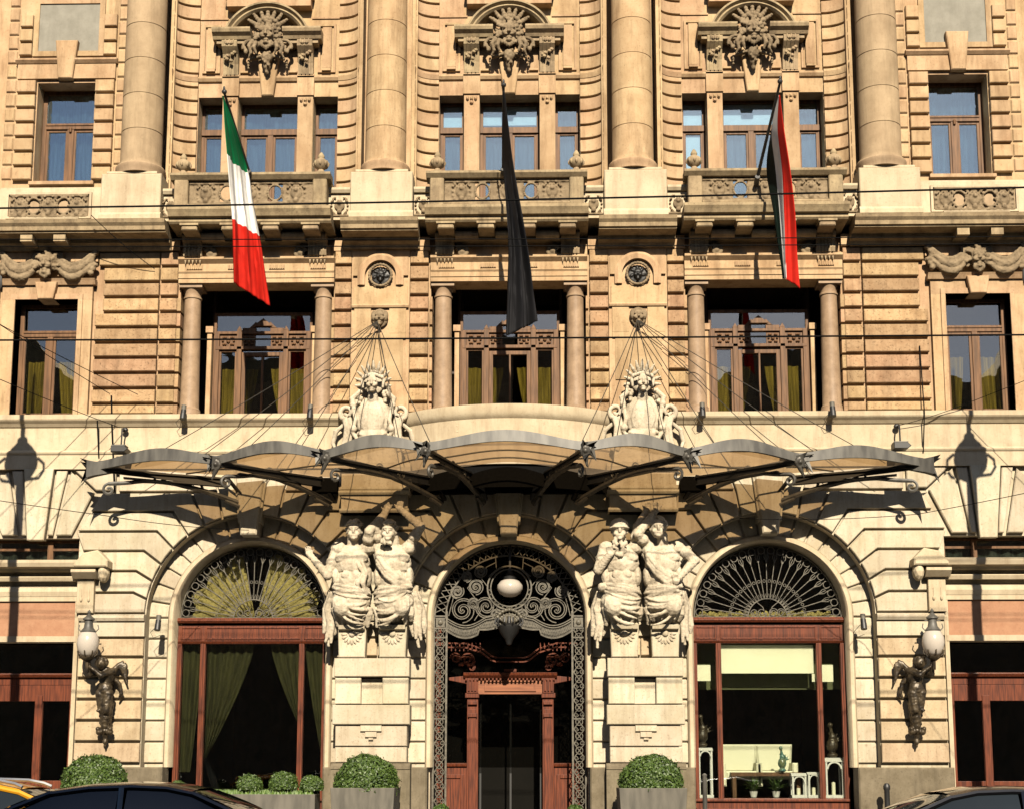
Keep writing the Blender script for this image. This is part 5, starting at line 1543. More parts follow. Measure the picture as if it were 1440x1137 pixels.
# ------------------------------------------------------------------ entrance canopy: scalloped glass on iron ribs
canopy = thing('entrance_canopy', 'scalloped glass and iron canopy hung by cables above the hotel entrance', 'canopy')
def lerp(a, b, t): return tuple(a[i] + (b[i] - a[i]) * t for i in range(len(a)))
RIBS = [((-5.60, .06, 7.30), (-8.55, .85, 7.84)), ((-3.72, .10, 7.30), (-5.87, 1.65, 7.78)), ((-1.36, .10, 7.30), (-3.57, 2.30, 7.75)), ((-.50, .10, 7.30), (-1.55, 2.70, 7.80))]
RIBS = RIBS + [((-f[0], f[1], f[2]), (-t[0], t[1], t[2])) for f, t in RIBS[::-1]]
PEAK = [8.12, 8.10, 8.10, 8.14, 8.10, 8.10, 8.12]
BACKZ = 7.74
for i in range(7):
    (fa, ta), (fb, tb_) = RIBS[i], RIBS[i + 1]
    ba = (fa[0], .22 if i not in (3,) else .9, BACKZ); bb = (fb[0], .22 if i not in (3,) else .9, BACKZ)
    if i == 3: ba = (-.95, .98, 7.80); bb = (.95, .98, 7.80)
    if i == 2: bb = (-.95, .98, 7.78)
    if i == 4: ba = (.95, .98, 7.78)
    n, m = 20, 10
    if i == 0: ba = (-5.0, .2, BACKZ); 
    if i == 6: bb = (5.0, .2, BACKZ)
    def surf(u, v):
        p = lerp(lerp(ta, tb_, u), lerp(ba, bb, u), v)
        if i in (0, 6):
            # the outer bays run to a point at their tip
            pass
        bulge = math.sin(PI * u) ** 1.3
        bow = .10 * math.sin(PI * u) * (1 - v)
        h = (PEAK[i] - .17 - max(ta[2], tb_[2])) * (1 - v) + (.10 if i == 3 else .03) * v
        return (p[0], p[1] + bow, p[2] + .02 + h * bulge)
    g = MB()
    g.grid([[surf(u / n, v / m) for u in range(n + 1)] for v in range(m + 1)])
    g.build('glass_panel', M['canopy_glass'], canopy, smooth=60)
    # fascia following the scallop
    g = MB(); rows = []
    for k in range(n + 1):
        u = k / n
        p = surf(u, 0)
        top = max(ta[2], tb_[2]) * (1 - math.sin(PI * u)) + (PEAK[i] + .01) * math.sin(PI * u)
        s_ = math.sin(PI * u) ** 1.6
        zt = lerp(ta, tb_, u)[2] + .13 + (PEAK[i] - lerp(ta, tb_, u)[2] - .12) * s_
        zt += .02
        rows.append([(p[0], p[1] + .015, p[2] - .055), (p[0], p[1] + .05, p[2] - .05), (p[0], p[1] + .03, zt), (p[0], p[1] + .0, zt)])
    g.grid(rows, close=True, caps=True)
    g.build('fascia', M['greymetal'], canopy, smooth=40)
    # glazing bars under the glass
    g = MB()
    for v in ((.42, .75) if i == 3 else (.5,)):
        g.tube([(lambda q: (q[0], q[1], q[2] - .02))(surf(k / n, v)) for k in range(n + 1)], .018, 5)
    g.tube([(lambda q: (q[0], q[1], q[2] - .025))(surf(k / n, .02)) for k in range(n + 1)], .016, 5)
    g.build('glazing_bar', M['iron'], canopy)
for i, (f, t) in enumerate(RIBS):
    g = MB()
    sx = -1 if i < 4 else 1
    b = (f[0] + (t[0] - f[0]) * .12, .3, BACKZ - .02)
    L_ = Vector((t[0] - f[0], t[1] - f[1], 0)).length
    # upper beam: I-section, dark
    def plate_between(p, q, w_, h):
        P, Q = Vector((p[0], -p[1], p[2])), Vector((q[0], -q[1], q[2]))
        dv = (Q - P).normalized(); sd = dv.cross(Vector((0, 0, 1))).normalized() * w_; up = Vector((0, 0, h))
        a = [g.bm.verts.new(x) for x in (P - sd, P + sd, P + sd + up, P - sd + up, Q - sd, Q + sd, Q + sd + up, Q - sd + up)]
        for fc in ((0, 1, 2, 3), (4, 5, 6, 7), (0, 1, 5, 4), (1, 2, 6, 5), (2, 3, 7, 6), (3, 0, 4, 7)): g.bm.faces.new([a[k] for k in fc])
    tt = lerp(b, t, .97)
    plate_between((b[0], b[1], b[2] - .02), (tt[0], tt[1], tt[2] - .04), .075, .035)
    plate_between((b[0], b[1], b[2] - .17), (tt[0], tt[1], tt[2] - .07), .022, .14)
    plate_between((b[0], b[1], b[2] - .18), (lerp(b, t, .8)[0], lerp(b, t, .8)[1], lerp(b, t, .8)[2] - .17), .065, .03)
    plate_between((f[0], .04, 7.28), (b[0], b[1], b[2]), .06, .05)
    g.build('rib', M['darkiron'], canopy)
    # lower bracket: from the wall, curving out to a scroll below the tip
    g = MB(); pts = []
    e = (t[0], t[1], t[2] - .33)
    for k in range(21):
        u = k / 20
        p = lerp(f, (e[0], e[1], 0), .02 + u * .90)
        z = 7.22 + .40 * math.sin(min(1, u * 1.15) * PI * .62) - (.06 * max(0, u - .75) * 4) ** 1
        pts.append((p[0], p[1], z))
    du = Vector((t[0] - f[0], t[1] - f[1], 0)).normalized()
    p0 = pts[-1]
    sc = []
    for k in range(26):
        a = PI / 2 - k / 25 * 2.3 * PI
        r = .13 - .10 * k / 25
        sc.append((p0[0] + du.x * r * math.cos(a), p0[1] + du.y * r * math.cos(a), p0[2] - .13 + r * math.sin(a)))
    g.tube(pts + sc[1:], [.058] * 10 + [.046] * 11 + [.032] * 25, 6)
    g.tube([(f[0] + du.x * .1, f[1] + .12 * du.y + .05, 7.15), (f[0] + du.x * .42, f[1] + du.y * .42, 7.28)], .04, 6)
    for u in (.3, .5, .68):
        q = pts[int(u * 20)]; z1 = lerp(b, t, u)[2] - .12
        g.tube([(q[0], q[1], q[2]), (q[0] + du.x * .06, q[1] + du.y * .06, z1)], .032, 5)
    for u in (.4, .6):
        c_ = pts[int(u * 20)]
        sp = []
        for k in range(16):
            a = k / 15 * 3.2 * PI; r = .10 - .07 * k / 15
            sp.append((c_[0] + du.x * r * math.cos(a), c_[1] + du.y * r * math.cos(a), c_[2] + .12 + r * math.sin(a)))
        g.tube(sp, .016, 5)
    g.build('bracket', M['greymetal'] if i in (0, 7) else M['iron'], canopy, smooth=50)
    # flared tail ornament at the tip
    g = MB()
    side = Vector((-du.y, du.x, 0)); k_ = 1.0 if i in (0, 7) else .75
    def Pt(a, s_, z): return (t[0] + du.x * a * k_ + side.x * s_ * k_, t[1] + du.y * a * k_ + side.y * s_ * k_, t[2] + z * k_)
    rows = []
    for a, w_, zt, zb in ((-.55, .05, .12, -.02), (-.2, .09, .14, -.10), (.05, .14, .12, -.16), (.22, .18, .14, -.22)):
        rows.append([Pt(a, -w_, zt), Pt(a, 0, zt + .02), Pt(a, w_, zt), Pt(a, w_ * .9, 0), Pt(a, w_ * .8, zb), Pt(a, 0, zb + .06), Pt(a, -w_ * .8, zb), Pt(a, -w_ * .9, 0)])
    g.grid(rows, close=True)
    g.grid([rows[-1], [Pt(.36, -.2, .17), Pt(.10, 0, .10), Pt(.36, .2, .17), Pt(.12, .1, 0), Pt(.32, .18, -.36), Pt(.12, 0, -.1), Pt(.32, -.18, -.36), Pt(.12, -.1, 0)]], close=True)
    g.build('tip_ornament', M['greymetal'], canopy, smooth=25)
    # round boss with leaves where the rib passes the fascia
    if i not in (0, 7):
        q = Sculpt()
        for k in range(8):
            a = k * PI / 4; q.ell((t[0] + .075 * math.cos(a), t[1] + .10, t[2] - .05 + .09 * math.sin(a)), (.045, .05, .045), None, 1)
        q.ell((t[0], t[1] + .12, t[2] - .05), (.06, .08, .06)); q.cap((t[0], t[1] + .08, t[2] - .15), (t[0] + du.x * .1, t[1] + .05, t[2] - .34), .06, .03)
        q.fuse('boss', M['iron'], canopy, voxel=.02, smooth=1)
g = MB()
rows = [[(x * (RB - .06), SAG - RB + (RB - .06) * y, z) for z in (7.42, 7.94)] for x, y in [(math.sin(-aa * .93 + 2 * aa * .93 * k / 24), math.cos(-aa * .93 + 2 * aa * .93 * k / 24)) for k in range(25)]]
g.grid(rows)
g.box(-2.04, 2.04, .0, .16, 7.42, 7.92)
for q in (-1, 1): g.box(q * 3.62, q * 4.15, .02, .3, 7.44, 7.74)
g.build('shade_box', M['mattblack'], canopy)  # added black panels standing for the shade under the bow
# stay cables from the masks
for s, cx in ((-1, -2.83), (1, 2.76)):
    for (i, t_) in ((0, .75), (0, .42), (1, .85), (1, .4), (2, .85), (2, .35), (3, .9)):
        f, t = RIBS[i]
        p = lerp((f[0], .3, BACKZ + .05), (t[0], t[1], t[2] + .12), t_)
        g = MB(); a = (cx, .24, 11.16); b = (p[0] * -s, p[1], p[2])
        n = 10
        g.tube([(a[0] + (b[0] - a[0]) * k / n, a[1] + (b[1] - a[1]) * k / n, a[2] + (b[2] - a[2]) * k / n - .04 * math.sin(PI * k / n)) for k in range(n + 1)], .0085, 4)
        g.build('stay_cable', M['iron'], canopy)

# ------------------------------------------------------------------ flags on poles above the balconies
def cloth_mat(name, col): return plain(name, col, 0.8, 0, tuple(c * .85 for c in col), 5, 0.15, 0.1)
M['flag_green'] = cloth_mat('green_cloth', (0.0, 0.11, 0.035)); M['flag_white'] = cloth_mat('white_cloth', (0.62, 0.61, 0.58)); M['flag_red'] = cloth_mat('red_cloth', (0.42, 0.014, 0.007))
M['flag_green_shade'] = cloth_mat('shaded_green_cloth', (0.002, 0.008, 0.005)); M['flag_black'] = cloth_mat('black_flag_cloth', (0.013, 0.013, 0.015))  # first cloth is the flag green with its shade put into the colour
IT = [[(-5.781, 2.61, 15.212), (-5.776, 2.567, 15.217)], [(-5.716, 2.61, 14.52), (-5.65, 1.914, 14.803)], [(-5.655, 2.61, 13.94), (-5.548, 1.0, 14.265)], [(-5.573, 2.61, 13.151), (-5.342, 1.392, 13.406)], [(-5.522, 2.567, 12.596), (-5.099, 1.827, 12.493)], [(-5.518, 2.436, 12.015), (-4.96, 1.914, 11.743)], [(-5.52, 2.262, 11.357), (-4.823, 1.914, 10.971)]]
BK = [[(-0.062, 2.61, 15.261), (-0.033, 2.61, 15.26)], [(-0.111, 1.914, 14.624), (0.066, 2.523, 14.351)], [(-0.105, 1.566, 13.995), (0.151, 2.436, 13.627)], [(-0.021, 1.914, 12.924), (0.28, 2.436, 12.719)], [(0.028, 2.088, 12.098), (0.392, 2.262, 12.002)], [(0.002, 2.175, 11.167), (0.518, 2.088, 11.193)], [(-0.04, 2.175, 10.218), (0.617, 2.001, 10.593)]]
HU = [[(5.521, 2.523, 15.153), (5.528, 2.567, 15.132), (5.525, 2.584, 15.124), (5.535, 2.61, 15.111)], [(5.455, 1.914, 14.68), (5.442, 2.088, 14.601), (5.515, 2.349, 14.483), (5.6, 2.61, 14.365)], [(5.426, 1.305, 14.07), (5.563, 1.914, 13.813), (5.592, 2.262, 13.666), (5.697, 2.567, 13.537)], [(5.464, 1.827, 12.913), (5.581, 2.088, 12.81), (5.595, 2.262, 12.742), (5.778, 2.523, 12.639)], [(5.502, 2.088, 12.056), (5.588, 2.175, 12.024), (5.602, 2.262, 11.992), (5.821, 2.393, 11.943)], [(5.571, 2.088, 11.426), (5.599, 2.175, 11.396), (5.613, 2.262, 11.366), (5.862, 2.349, 11.142)]]
def cr(p0, p1, p2, p3, t):
    return tuple(.5 * (2 * b + (c - a) * t + (2 * a - 5 * b + 4 * c - d) * t * t + (3 * b - a - 3 * c + d) * t ** 3) for a, b, c, d in zip(p0, p1, p2, p3))
def flag(name, label, rows, base, tip, colour, mats, amp=.035, nf=2.5, across=False, nu=24, sub=10):
    t = thing(name, label, 'flag', base, group='flags on poles above the balconies')
    g = MB(); g.tube([(0, 0, 0), (tip[0] - base[0], -(tip[1] - base[1]), tip[2] - base[2])][:1] + [(tip[0] - base[0], (base[1] - tip[1]) * 1.0, tip[2] - base[2])], [.036, .026], 8)
    e = (tip[0] - base[0], (base[1] - tip[1]), tip[2] - base[2])
    g.ell((e[0], e[1], e[2] + .02), (.055, .055, .055)); g.ell((e[0], e[1] + .03, e[2] + .08), (.025, .025, .05))
    g.tube([(0, -.12, -.05), (0, .1, .02)], .055, 8)
    g.build('pole', M['darkiron'], t)
    nr = len(rows); grid = []; vs_ = []
    for r in range(nr - 1):
        for k in range(sub + (1 if r == nr - 2 else 0)):
            f = k / sub
            q = [cr(rows[max(r - 1, 0)][j], rows[r][j], rows[r + 1][j], rows[min(r + 2, nr - 1)][j], f) for j in range(len(rows[0]))]
            v = (r + f) / (nr - 1)
            line = []
            for i in range(nu + 1):
                u = i / nu * (len(q) - 1)
                j = min(int(u), len(q) - 2)
                a = lerp(q[j], q[j + 1], u - j)
                w_ = min(1, v * 2.2)
                ph = PI * 2 * nf * (i / nu) + 1.5 * v
                d_ = amp * w_ * (math.sin(ph) + .45 * math.sin(2.3 * ph + 3 * v) + .3 * noise.noise(Vector((i * .35, v * 7, 1.7))))
                line.append((a[0] + d_ * .35 - base[0], a[1] + d_ * 1.3 + base[1], a[2] - base[2] - .02 * math.sin(ph) * v))
            grid.append(line); vs_.append(r + f)
    g = MB(); vr = g.grid(grid)
    g.bm.faces.ensure_lookup_table()
    fi = 0
    for r in range(len(grid) - 1):
        for i in range(nu):
            g.bm.faces[fi].material_index = colour(vs_[r] + .5 / sub, (i + .5) / nu); fi += 1
    o = g.build('cloth', mats, t, smooth=70)
    so = o.modifiers.new('thick', 'SOLIDIFY'); so.thickness = .006
    return t
# base is given in (x, y, z); d = -y
flag('flag', 'green, white and red flag hanging above the balcony left of the black flag', IT, (-5.53, -.97, 14.22), (-5.75, -2.62, 15.27),
     lambda r, u: 0 if r < 2.0 + .12 * math.sin(3 * u) - .0 * u else (1 if r < 4.0 - .05 * math.sin(PI * u) else 2), [M['flag_green'], M['flag_white'], M['flag_red']], nf=2.3, amp=.055)
flag('flag', 'plain black flag hanging above the middle balcony', BK, (-.10, -.97, 14.22), (-.05, -2.62, 15.36), lambda r, u: 0, [M['flag_black']], nf=2.0, amp=.085, nu=36)
flag('flag', 'red, white and green flag, its green darkened for shade, hanging above the balcony right of the black flag', HU, (5.28, -.97, 14.0), (5.55, -2.62, 15.38),
     lambda r, u: 0 if u < .27 else (1 if u < .68 else 2), [M['flag_green_shade'], M['flag_white'], M['flag_red']], nf=3, amp=.02, nu=36)
# ------------------------------------------------------------------ spotlights on the string course and under the canopy ends
def spot(x, d, z, lab, tilt=.5):
    t = thing('spotlight', lab, 'spotlight', (x, -d, z), group='small spotlights on the hotel front'); t.scale = (.8, .8, .8)
    b = MB(); b.tube([(0, .0, .08), (0, .05, -.06)], .075, 12); b.tube([(0, .04, -.03), (0, .085, -.18)], .082, 12); b.build('housing', M['darkiron'], t, smooth=40)
    b = MB(); b.tube([(0, -.03, .22), (0, .0, .06)], .068, 12); b.build('cover', M['planter'], t, smooth=40)
    b = MB(); b.tube([(0, .02, .0), (0, -.10, -.02), (0, -.16, -.02)], .02, 6); b.build('arm', M['darkiron'], t)
    b = MB(); b.tube([(-.06, -.1, -.05), (-.22, -.08, -.22), (-.14, -.08, -.36), (.04, -.08, -.30)], .008, 4); b.build('lead', M['darkiron'], t)
for x, lab in ((-6.93, 'spotlight below the left column of the first floor window under the tricolour with green top'), (-4.22, 'spotlight left of the left crowned stone cartouche'), (4.10, 'spotlight right of the right crowned stone cartouche'), (6.84, 'spotlight below the far right column of the right loggia window')):
    spot(x, .30, 9.14, lab)
for x, lab in ((-7.32, 'spotlight on the wall at the left foot of the draped arch'), (7.34, 'spotlight on the wall at the right foot of the shop display arch')): spot(x, .22, 4.66, lab)
for s, lab in ((-1, 'flat floodlight on a thin bracket above the left tip of the canopy'), (1, 'flat floodlight on a thin bracket above the right tip of the canopy')):
    t = thing('floodlight', lab, 'floodlight', (s * 8.22, 0, 8.33), group='flat floodlights above the canopy tips')
    b = MB(); b.prism([(-.17, -.06), (.12, -.06), (.19, 0), (.12, .07), (-.17, .07)][::1], .25, .55, .01); b.build('housing', M['darkiron'], t)
    b = MB(); b.box(-.16, .13, .27, .53, .071, .095); b.build('cover', M['greymetal'], t)
    b = MB(); b.tube([(0, .36, .08), (-.0, .34, .48), (-s * .0, .1, .50), (0, .02, .50)], .018, 6); b.ell((0, .12, .5), (.07, .06, .06)); b.build('arm', M['darkiron'], t)

# ------------------------------------------------------------------ wires
def wire(pts, r, lab, sag=.0, name='overhead_wire', cat='wire', n=24):
    g = MB(); out = []
    for a, b in zip(pts, pts[1:]):
        for k in range(n + (1 if b is pts[-1] else 0)):
            u = k / n
            out.append((a[0] + (b[0] - a[0]) * u, a[1] + (b[1] - a[1]) * u, a[2] + (b[2] - a[2]) * u - sag * 4 * u * (1 - u)))
    g.tube(out, r, 5)
    tag(g.build(name, M['mattblack']), lab, cat)
wire([(-14, 8, 10.70), (14, 8, 11.06)], .017, 'thick black overhead cable crossing in front of the balcony balustrades', .10)
wire([(-14, 8, 10.24), (14, 8, 10.10)], .009, 'thin overhead wire under the balcony slabs, upper of a close pair', .05)
wire([(-14, 8, 10.12), (14, 8, 9.98)], .009, 'thin overhead wire under the balcony slabs, lower of a close pair', .05)
wire([(-14, 8, 8.50), (14, 8, 8.48)], .016, 'black overhead cable crossing the middle of the first floor windows', .03)
wire([(-12.0, 10, 11.4), (-8.56, .2, 9.60)], .008, 'thin slanting wire running down to the pier left of the left loggia, upper anchor', .12)
wire([(-12.0, 10, 10.9), (-7.95, .2, 9.58)], .008, 'thin slanting wire ending beside the left loggia column', .15)
wire([(-12.0, 10, 9.6), (-8.31, .2, 8.86)], .008, 'thin slanting wire ending at the left floodlight bracket', .15)
wire([(-8.89, .98, 13.31), (-7.73, .1, 12.42)], .009, 'short slanting cable across the upper left rusticated pier', .05)
wire([(-11.5, 10, 6.25), (-7.4, 4, 6.30), (-5.48, .2, 6.64)], .007, 'thin wire slanting across the left shop front to the draped arch', .05)
wire([(11.5, 10, 6.45), (7.85, 3, 6.45), (4.85, .2, 6.86)], .007, 'thin wire slanting across the right shop front to the display arch', .06)
wire([(8.2, .1, 8.84), (9.6, .3, 9.25), (13, 6, 9.9)], .007, 'thin wire rising from the right floodlight bracket', .03)
wire([(-8.57, .06, 9.6), (-8.52, .08, 8.9), (-8.40, .1, 7.5)], .018, 'black cable running down the wall behind the left canopy tip', 0, 'wall_cable', 'cable')
wire([(-8.80, .22, 9.02), (-8.78, .06, 8.24)], .016, 'short black cable on the string course left of the left floodlight', 0, 'wall_cable', 'cable')
wire([(8.79, .06, 10.6), (8.79, .22, 9.1), (8.77, .06, 8.28)], .014, 'black cable running down the wall beside the right pier', 0, 'wall_cable', 'cable')

# ------------------------------------------------------------------ street lamps at the kerb, just outside the picture: their shadows fall on the wall
def street_lamp(x, lab):
    t = thing('street_lamp', lab, 'street lamp', (x, -4.2, -.14), group='tall street lamps at the kerb')
    b = MB(); b.lathe([(.22, 0), (.22, .5), (.16, .6), (.14, 1.2), (.11, 4.0), (.095, 10.7)], 0, 0, 16); b.build('post', M['darkiron'], t, smooth=40)
    b = MB(); b.lathe([(.12, 10.62), (.24, 10.68), (.33, 10.82), (.36, 10.98), (.33, 11.14), (.25, 11.28), (.16, 11.36)], 0, 0, 20); b.build('lantern', M['globe'], t, smooth=50)
    b = MB(); b.lathe([(.20, 11.33), (.15, 11.40), (.12, 11.43), (.11, 11.52), (.05, 11.56), (.05, 12.4), (.035, 13.6)], 0, 0, 14)
    for q in (-1, 1): b.tube([(q * .10, 0, 10.6), (q * .40, 0, 10.64), (q * .50, 0, 10.8), (q * .49, 0, 10.98), (q * .35, 0, 11.1)], .03, 6)
    b.build('lantern_frame', M['darkiron'], t, smooth=40)
street_lamp(-10.02, 'tall iron street lamp at the left end of the footway'); street_lamp(10.20, 'tall iron street lamp at the right end of the footway')

# ------------------------------------------------------------------ planting
def leafball(name, r, n, flat=1.0, seed=1, size=.034, mat=None, parent=None, loc=None, dome=True):
    rnd = random.Random(seed)
    V, F = [], []
    lump = [Vector((rnd.uniform(-1, 1), rnd.uniform(-1, 1), rnd.uniform(0, 1))).normalized() for _ in range(14)]
    for k in range(n):
        z = rnd.uniform(-.25 if dome else -1, 1); a = rnd.uniform(0, 2 * PI); q = math.sqrt(1 - z * z)
        dv = Vector((q * math.cos(a), q * math.sin(a), z))
        rr = r * (1 - .13 * rnd.random() ** 2) * (1 + .035 * sum(max(0, dv.dot(l) - .75) * 4 for l in lump) - .03) + .02 * noise.noise(dv * 6)
        rr *= 1 + .07 * noise.noise(dv * 3.1 + Vector((seed, 0, 0))) + .04 * noise.noise(dv * 9 + Vector((0, seed, 0)))
        if rnd.random() < .05: rr *= rnd.uniform(1.02, 1.09)
        p = Vector((dv.x * rr, dv.y * rr, dv.z * rr * flat))
        nn = (dv + Vector((rnd.uniform(-1, 1), rnd.uniform(-1, 1), rnd.uniform(-1, 1))) * .8).normalized()
        t1 = nn.orthogonal().normalized(); t1 = (Matrix.Rotation(rnd.uniform(0, 2 * PI), 3, nn) @ t1); t2 = nn.cross(t1)
        s_ = size * rnd.uniform(.6, 1.2)
        i = len(V)
        V += [p - t1 * s_, p + t2 * s_ * .5, p + t1 * s_, p - t2 * s_ * .5]; F.append((i, i + 1, i + 2, i + 3))
    # dark twiggy core so that gaps do not show the wall
    cv, cf = ico(3); i = len(V)
    V += [Vector((v[0] * r * .82, v[1] * r * .82, max(v[2], -.3) * r * .82 * flat)) for v in cv]; F += [tuple(int(j) + i for j in f) for f in cf]
    me = bpy.data.meshes.new(name); me.from_pydata([tuple(v) for v in V], [], F); me.update()
    me.materials.append(mat or M['leaf'])
    o = bpy.data.objects.new(name, me); C.objects.link(o)
    if parent: o.parent = parent
    if loc: o.location = loc
    return o
def tub(x, d, w_, lab, h=1.30):
    t = thing('potted_bush', lab, 'planter', (x, -d, 0), group='clipped box bushes in grey tubs')
    b = MB()
    b.grid([[(-w_ * .44, -w_ * .44, 0), (w_ * .44, -w_ * .44, 0), (w_ * .44, w_ * .44, 0), (-w_ * .44, w_ * .44, 0)], [(-w_ * .5, -w_ * .5, h), (w_ * .5, -w_ * .5, h), (w_ * .5, w_ * .5, h), (-w_ * .5, w_ * .5, h)], [(-w_ * .46, -w_ * .46, h), (w_ * .46, -w_ * .46, h), (w_ * .46, w_ * .46, h), (-w_ * .46, w_ * .46, h)], [(-w_ * .45, -w_ * .45, h - .1), (w_ * .45, -w_ * .45, h - .1), (w_ * .45, w_ * .45, h - .1), (-w_ * .45, w_ * .45, h - .1)]], close=True, caps=True)
    b.build('tub', M['planter'], t, bevel=.008)
    leafball('foliage', .63, 9000, .98, seed=int(x * 100), parent=t, loc=(0, 0, h + .02))
tub(-2.76, 1.5, 1.24, 'round clipped bush in a grey tub left of the entrance gate')
tub(2.82, 1.5, 1.30, 'round clipped bush in a grey tub right of the entrance gate')
tub(-8.10, 1.5, 1.24, 'round clipped bush under the left bronze wall lamp', 1.28)
t = thing('trough_planter', 'long low grey planter with turf in front of the draped arch', 'planter', (-5.3, -1.25, 0))
b = MB(); b.box(-1.6, 1.55, -.35, .35, 0, 1.17); b.build('trough', M['planter'], t, bevel=.01)
gv = []; rnd = random.Random(5); gb = MB()
for k in range(2600):
    x, y = rnd.uniform(-1.55, 1.5), rnd.uniform(-.32, .32); h = rnd.uniform(.05, .11)
    a = [gb.bm.verts.new(v) for v in ((x - .012, y, 1.165), (x + .012, y, 1.165), (x + rnd.uniform(-.04, .04), y + rnd.uniform(-.04, .04), 1.165 + h))]
    gb.bm.faces.new(a)
gb.build('turf', M['grass'], t)['kind'] = 'stuff'
for x, r, lab in ((-6.52, .17, 'smallest box ball at the left end of the long planter, by the black car roof'), (-5.08, .25, 'dusty box ball behind the windscreen of the black car'), (-4.42, .29, 'largest box ball in the middle of the long planter'), (-3.86, .24, 'green box ball at the right end of the long planter')):
    o = leafball('box_ball', r, 2200, .95, seed=int(x * 50), size=.026, loc=(x, -1.35, 1.17 + r * .55))
    tag(o, lab, 'bush', group='small box balls in the long planter')
for s, lab in ((-1, 'small potted plant at the left foot of the entrance gate'), (1, 'small potted plant at the right foot of the entrance gate')):
    t = thing('potted_plant', lab, 'plant', (s * 1.36, -.55, 0), group='plants at the gate')
    b = MB(); b.lathe([(.14, 0), (.19, .5), (.2, .55), (.16, .55)], 0, 0, 14); b.build('pot', M['planter'], t, smooth=40)
    leafball('foliage', .20, 900, 1.1, seed=7 + s, size=.04, parent=t, loc=(0, 0, .72))
t = thing('bollard', 'dark iron bollard beside the right arched shop window', 'bollard', (7.62, -.55, 0))
b = MB(); b.lathe([(.09, 0), (.09, .08), (.06, .12), (.055, 1.24), (.07, 1.27), (.07, 1.33), (.04, 1.38), (0, 1.39)], 0, 0, 16); b.build('post', M['darkiron'], t, smooth=40)
t = thing('slim_post', 'slim pale grey post at the left foot of the right arched shop window', 'post', (3.98, -.45, 0))
b = MB(); b.lathe([(.06, 0), (.05, .05), (.045, 1.52), (.055, 1.54), (.02, 1.58), (0, 1.58)], 0, 0, 14); b.build('post', M['greymetal'], t, smooth=40)

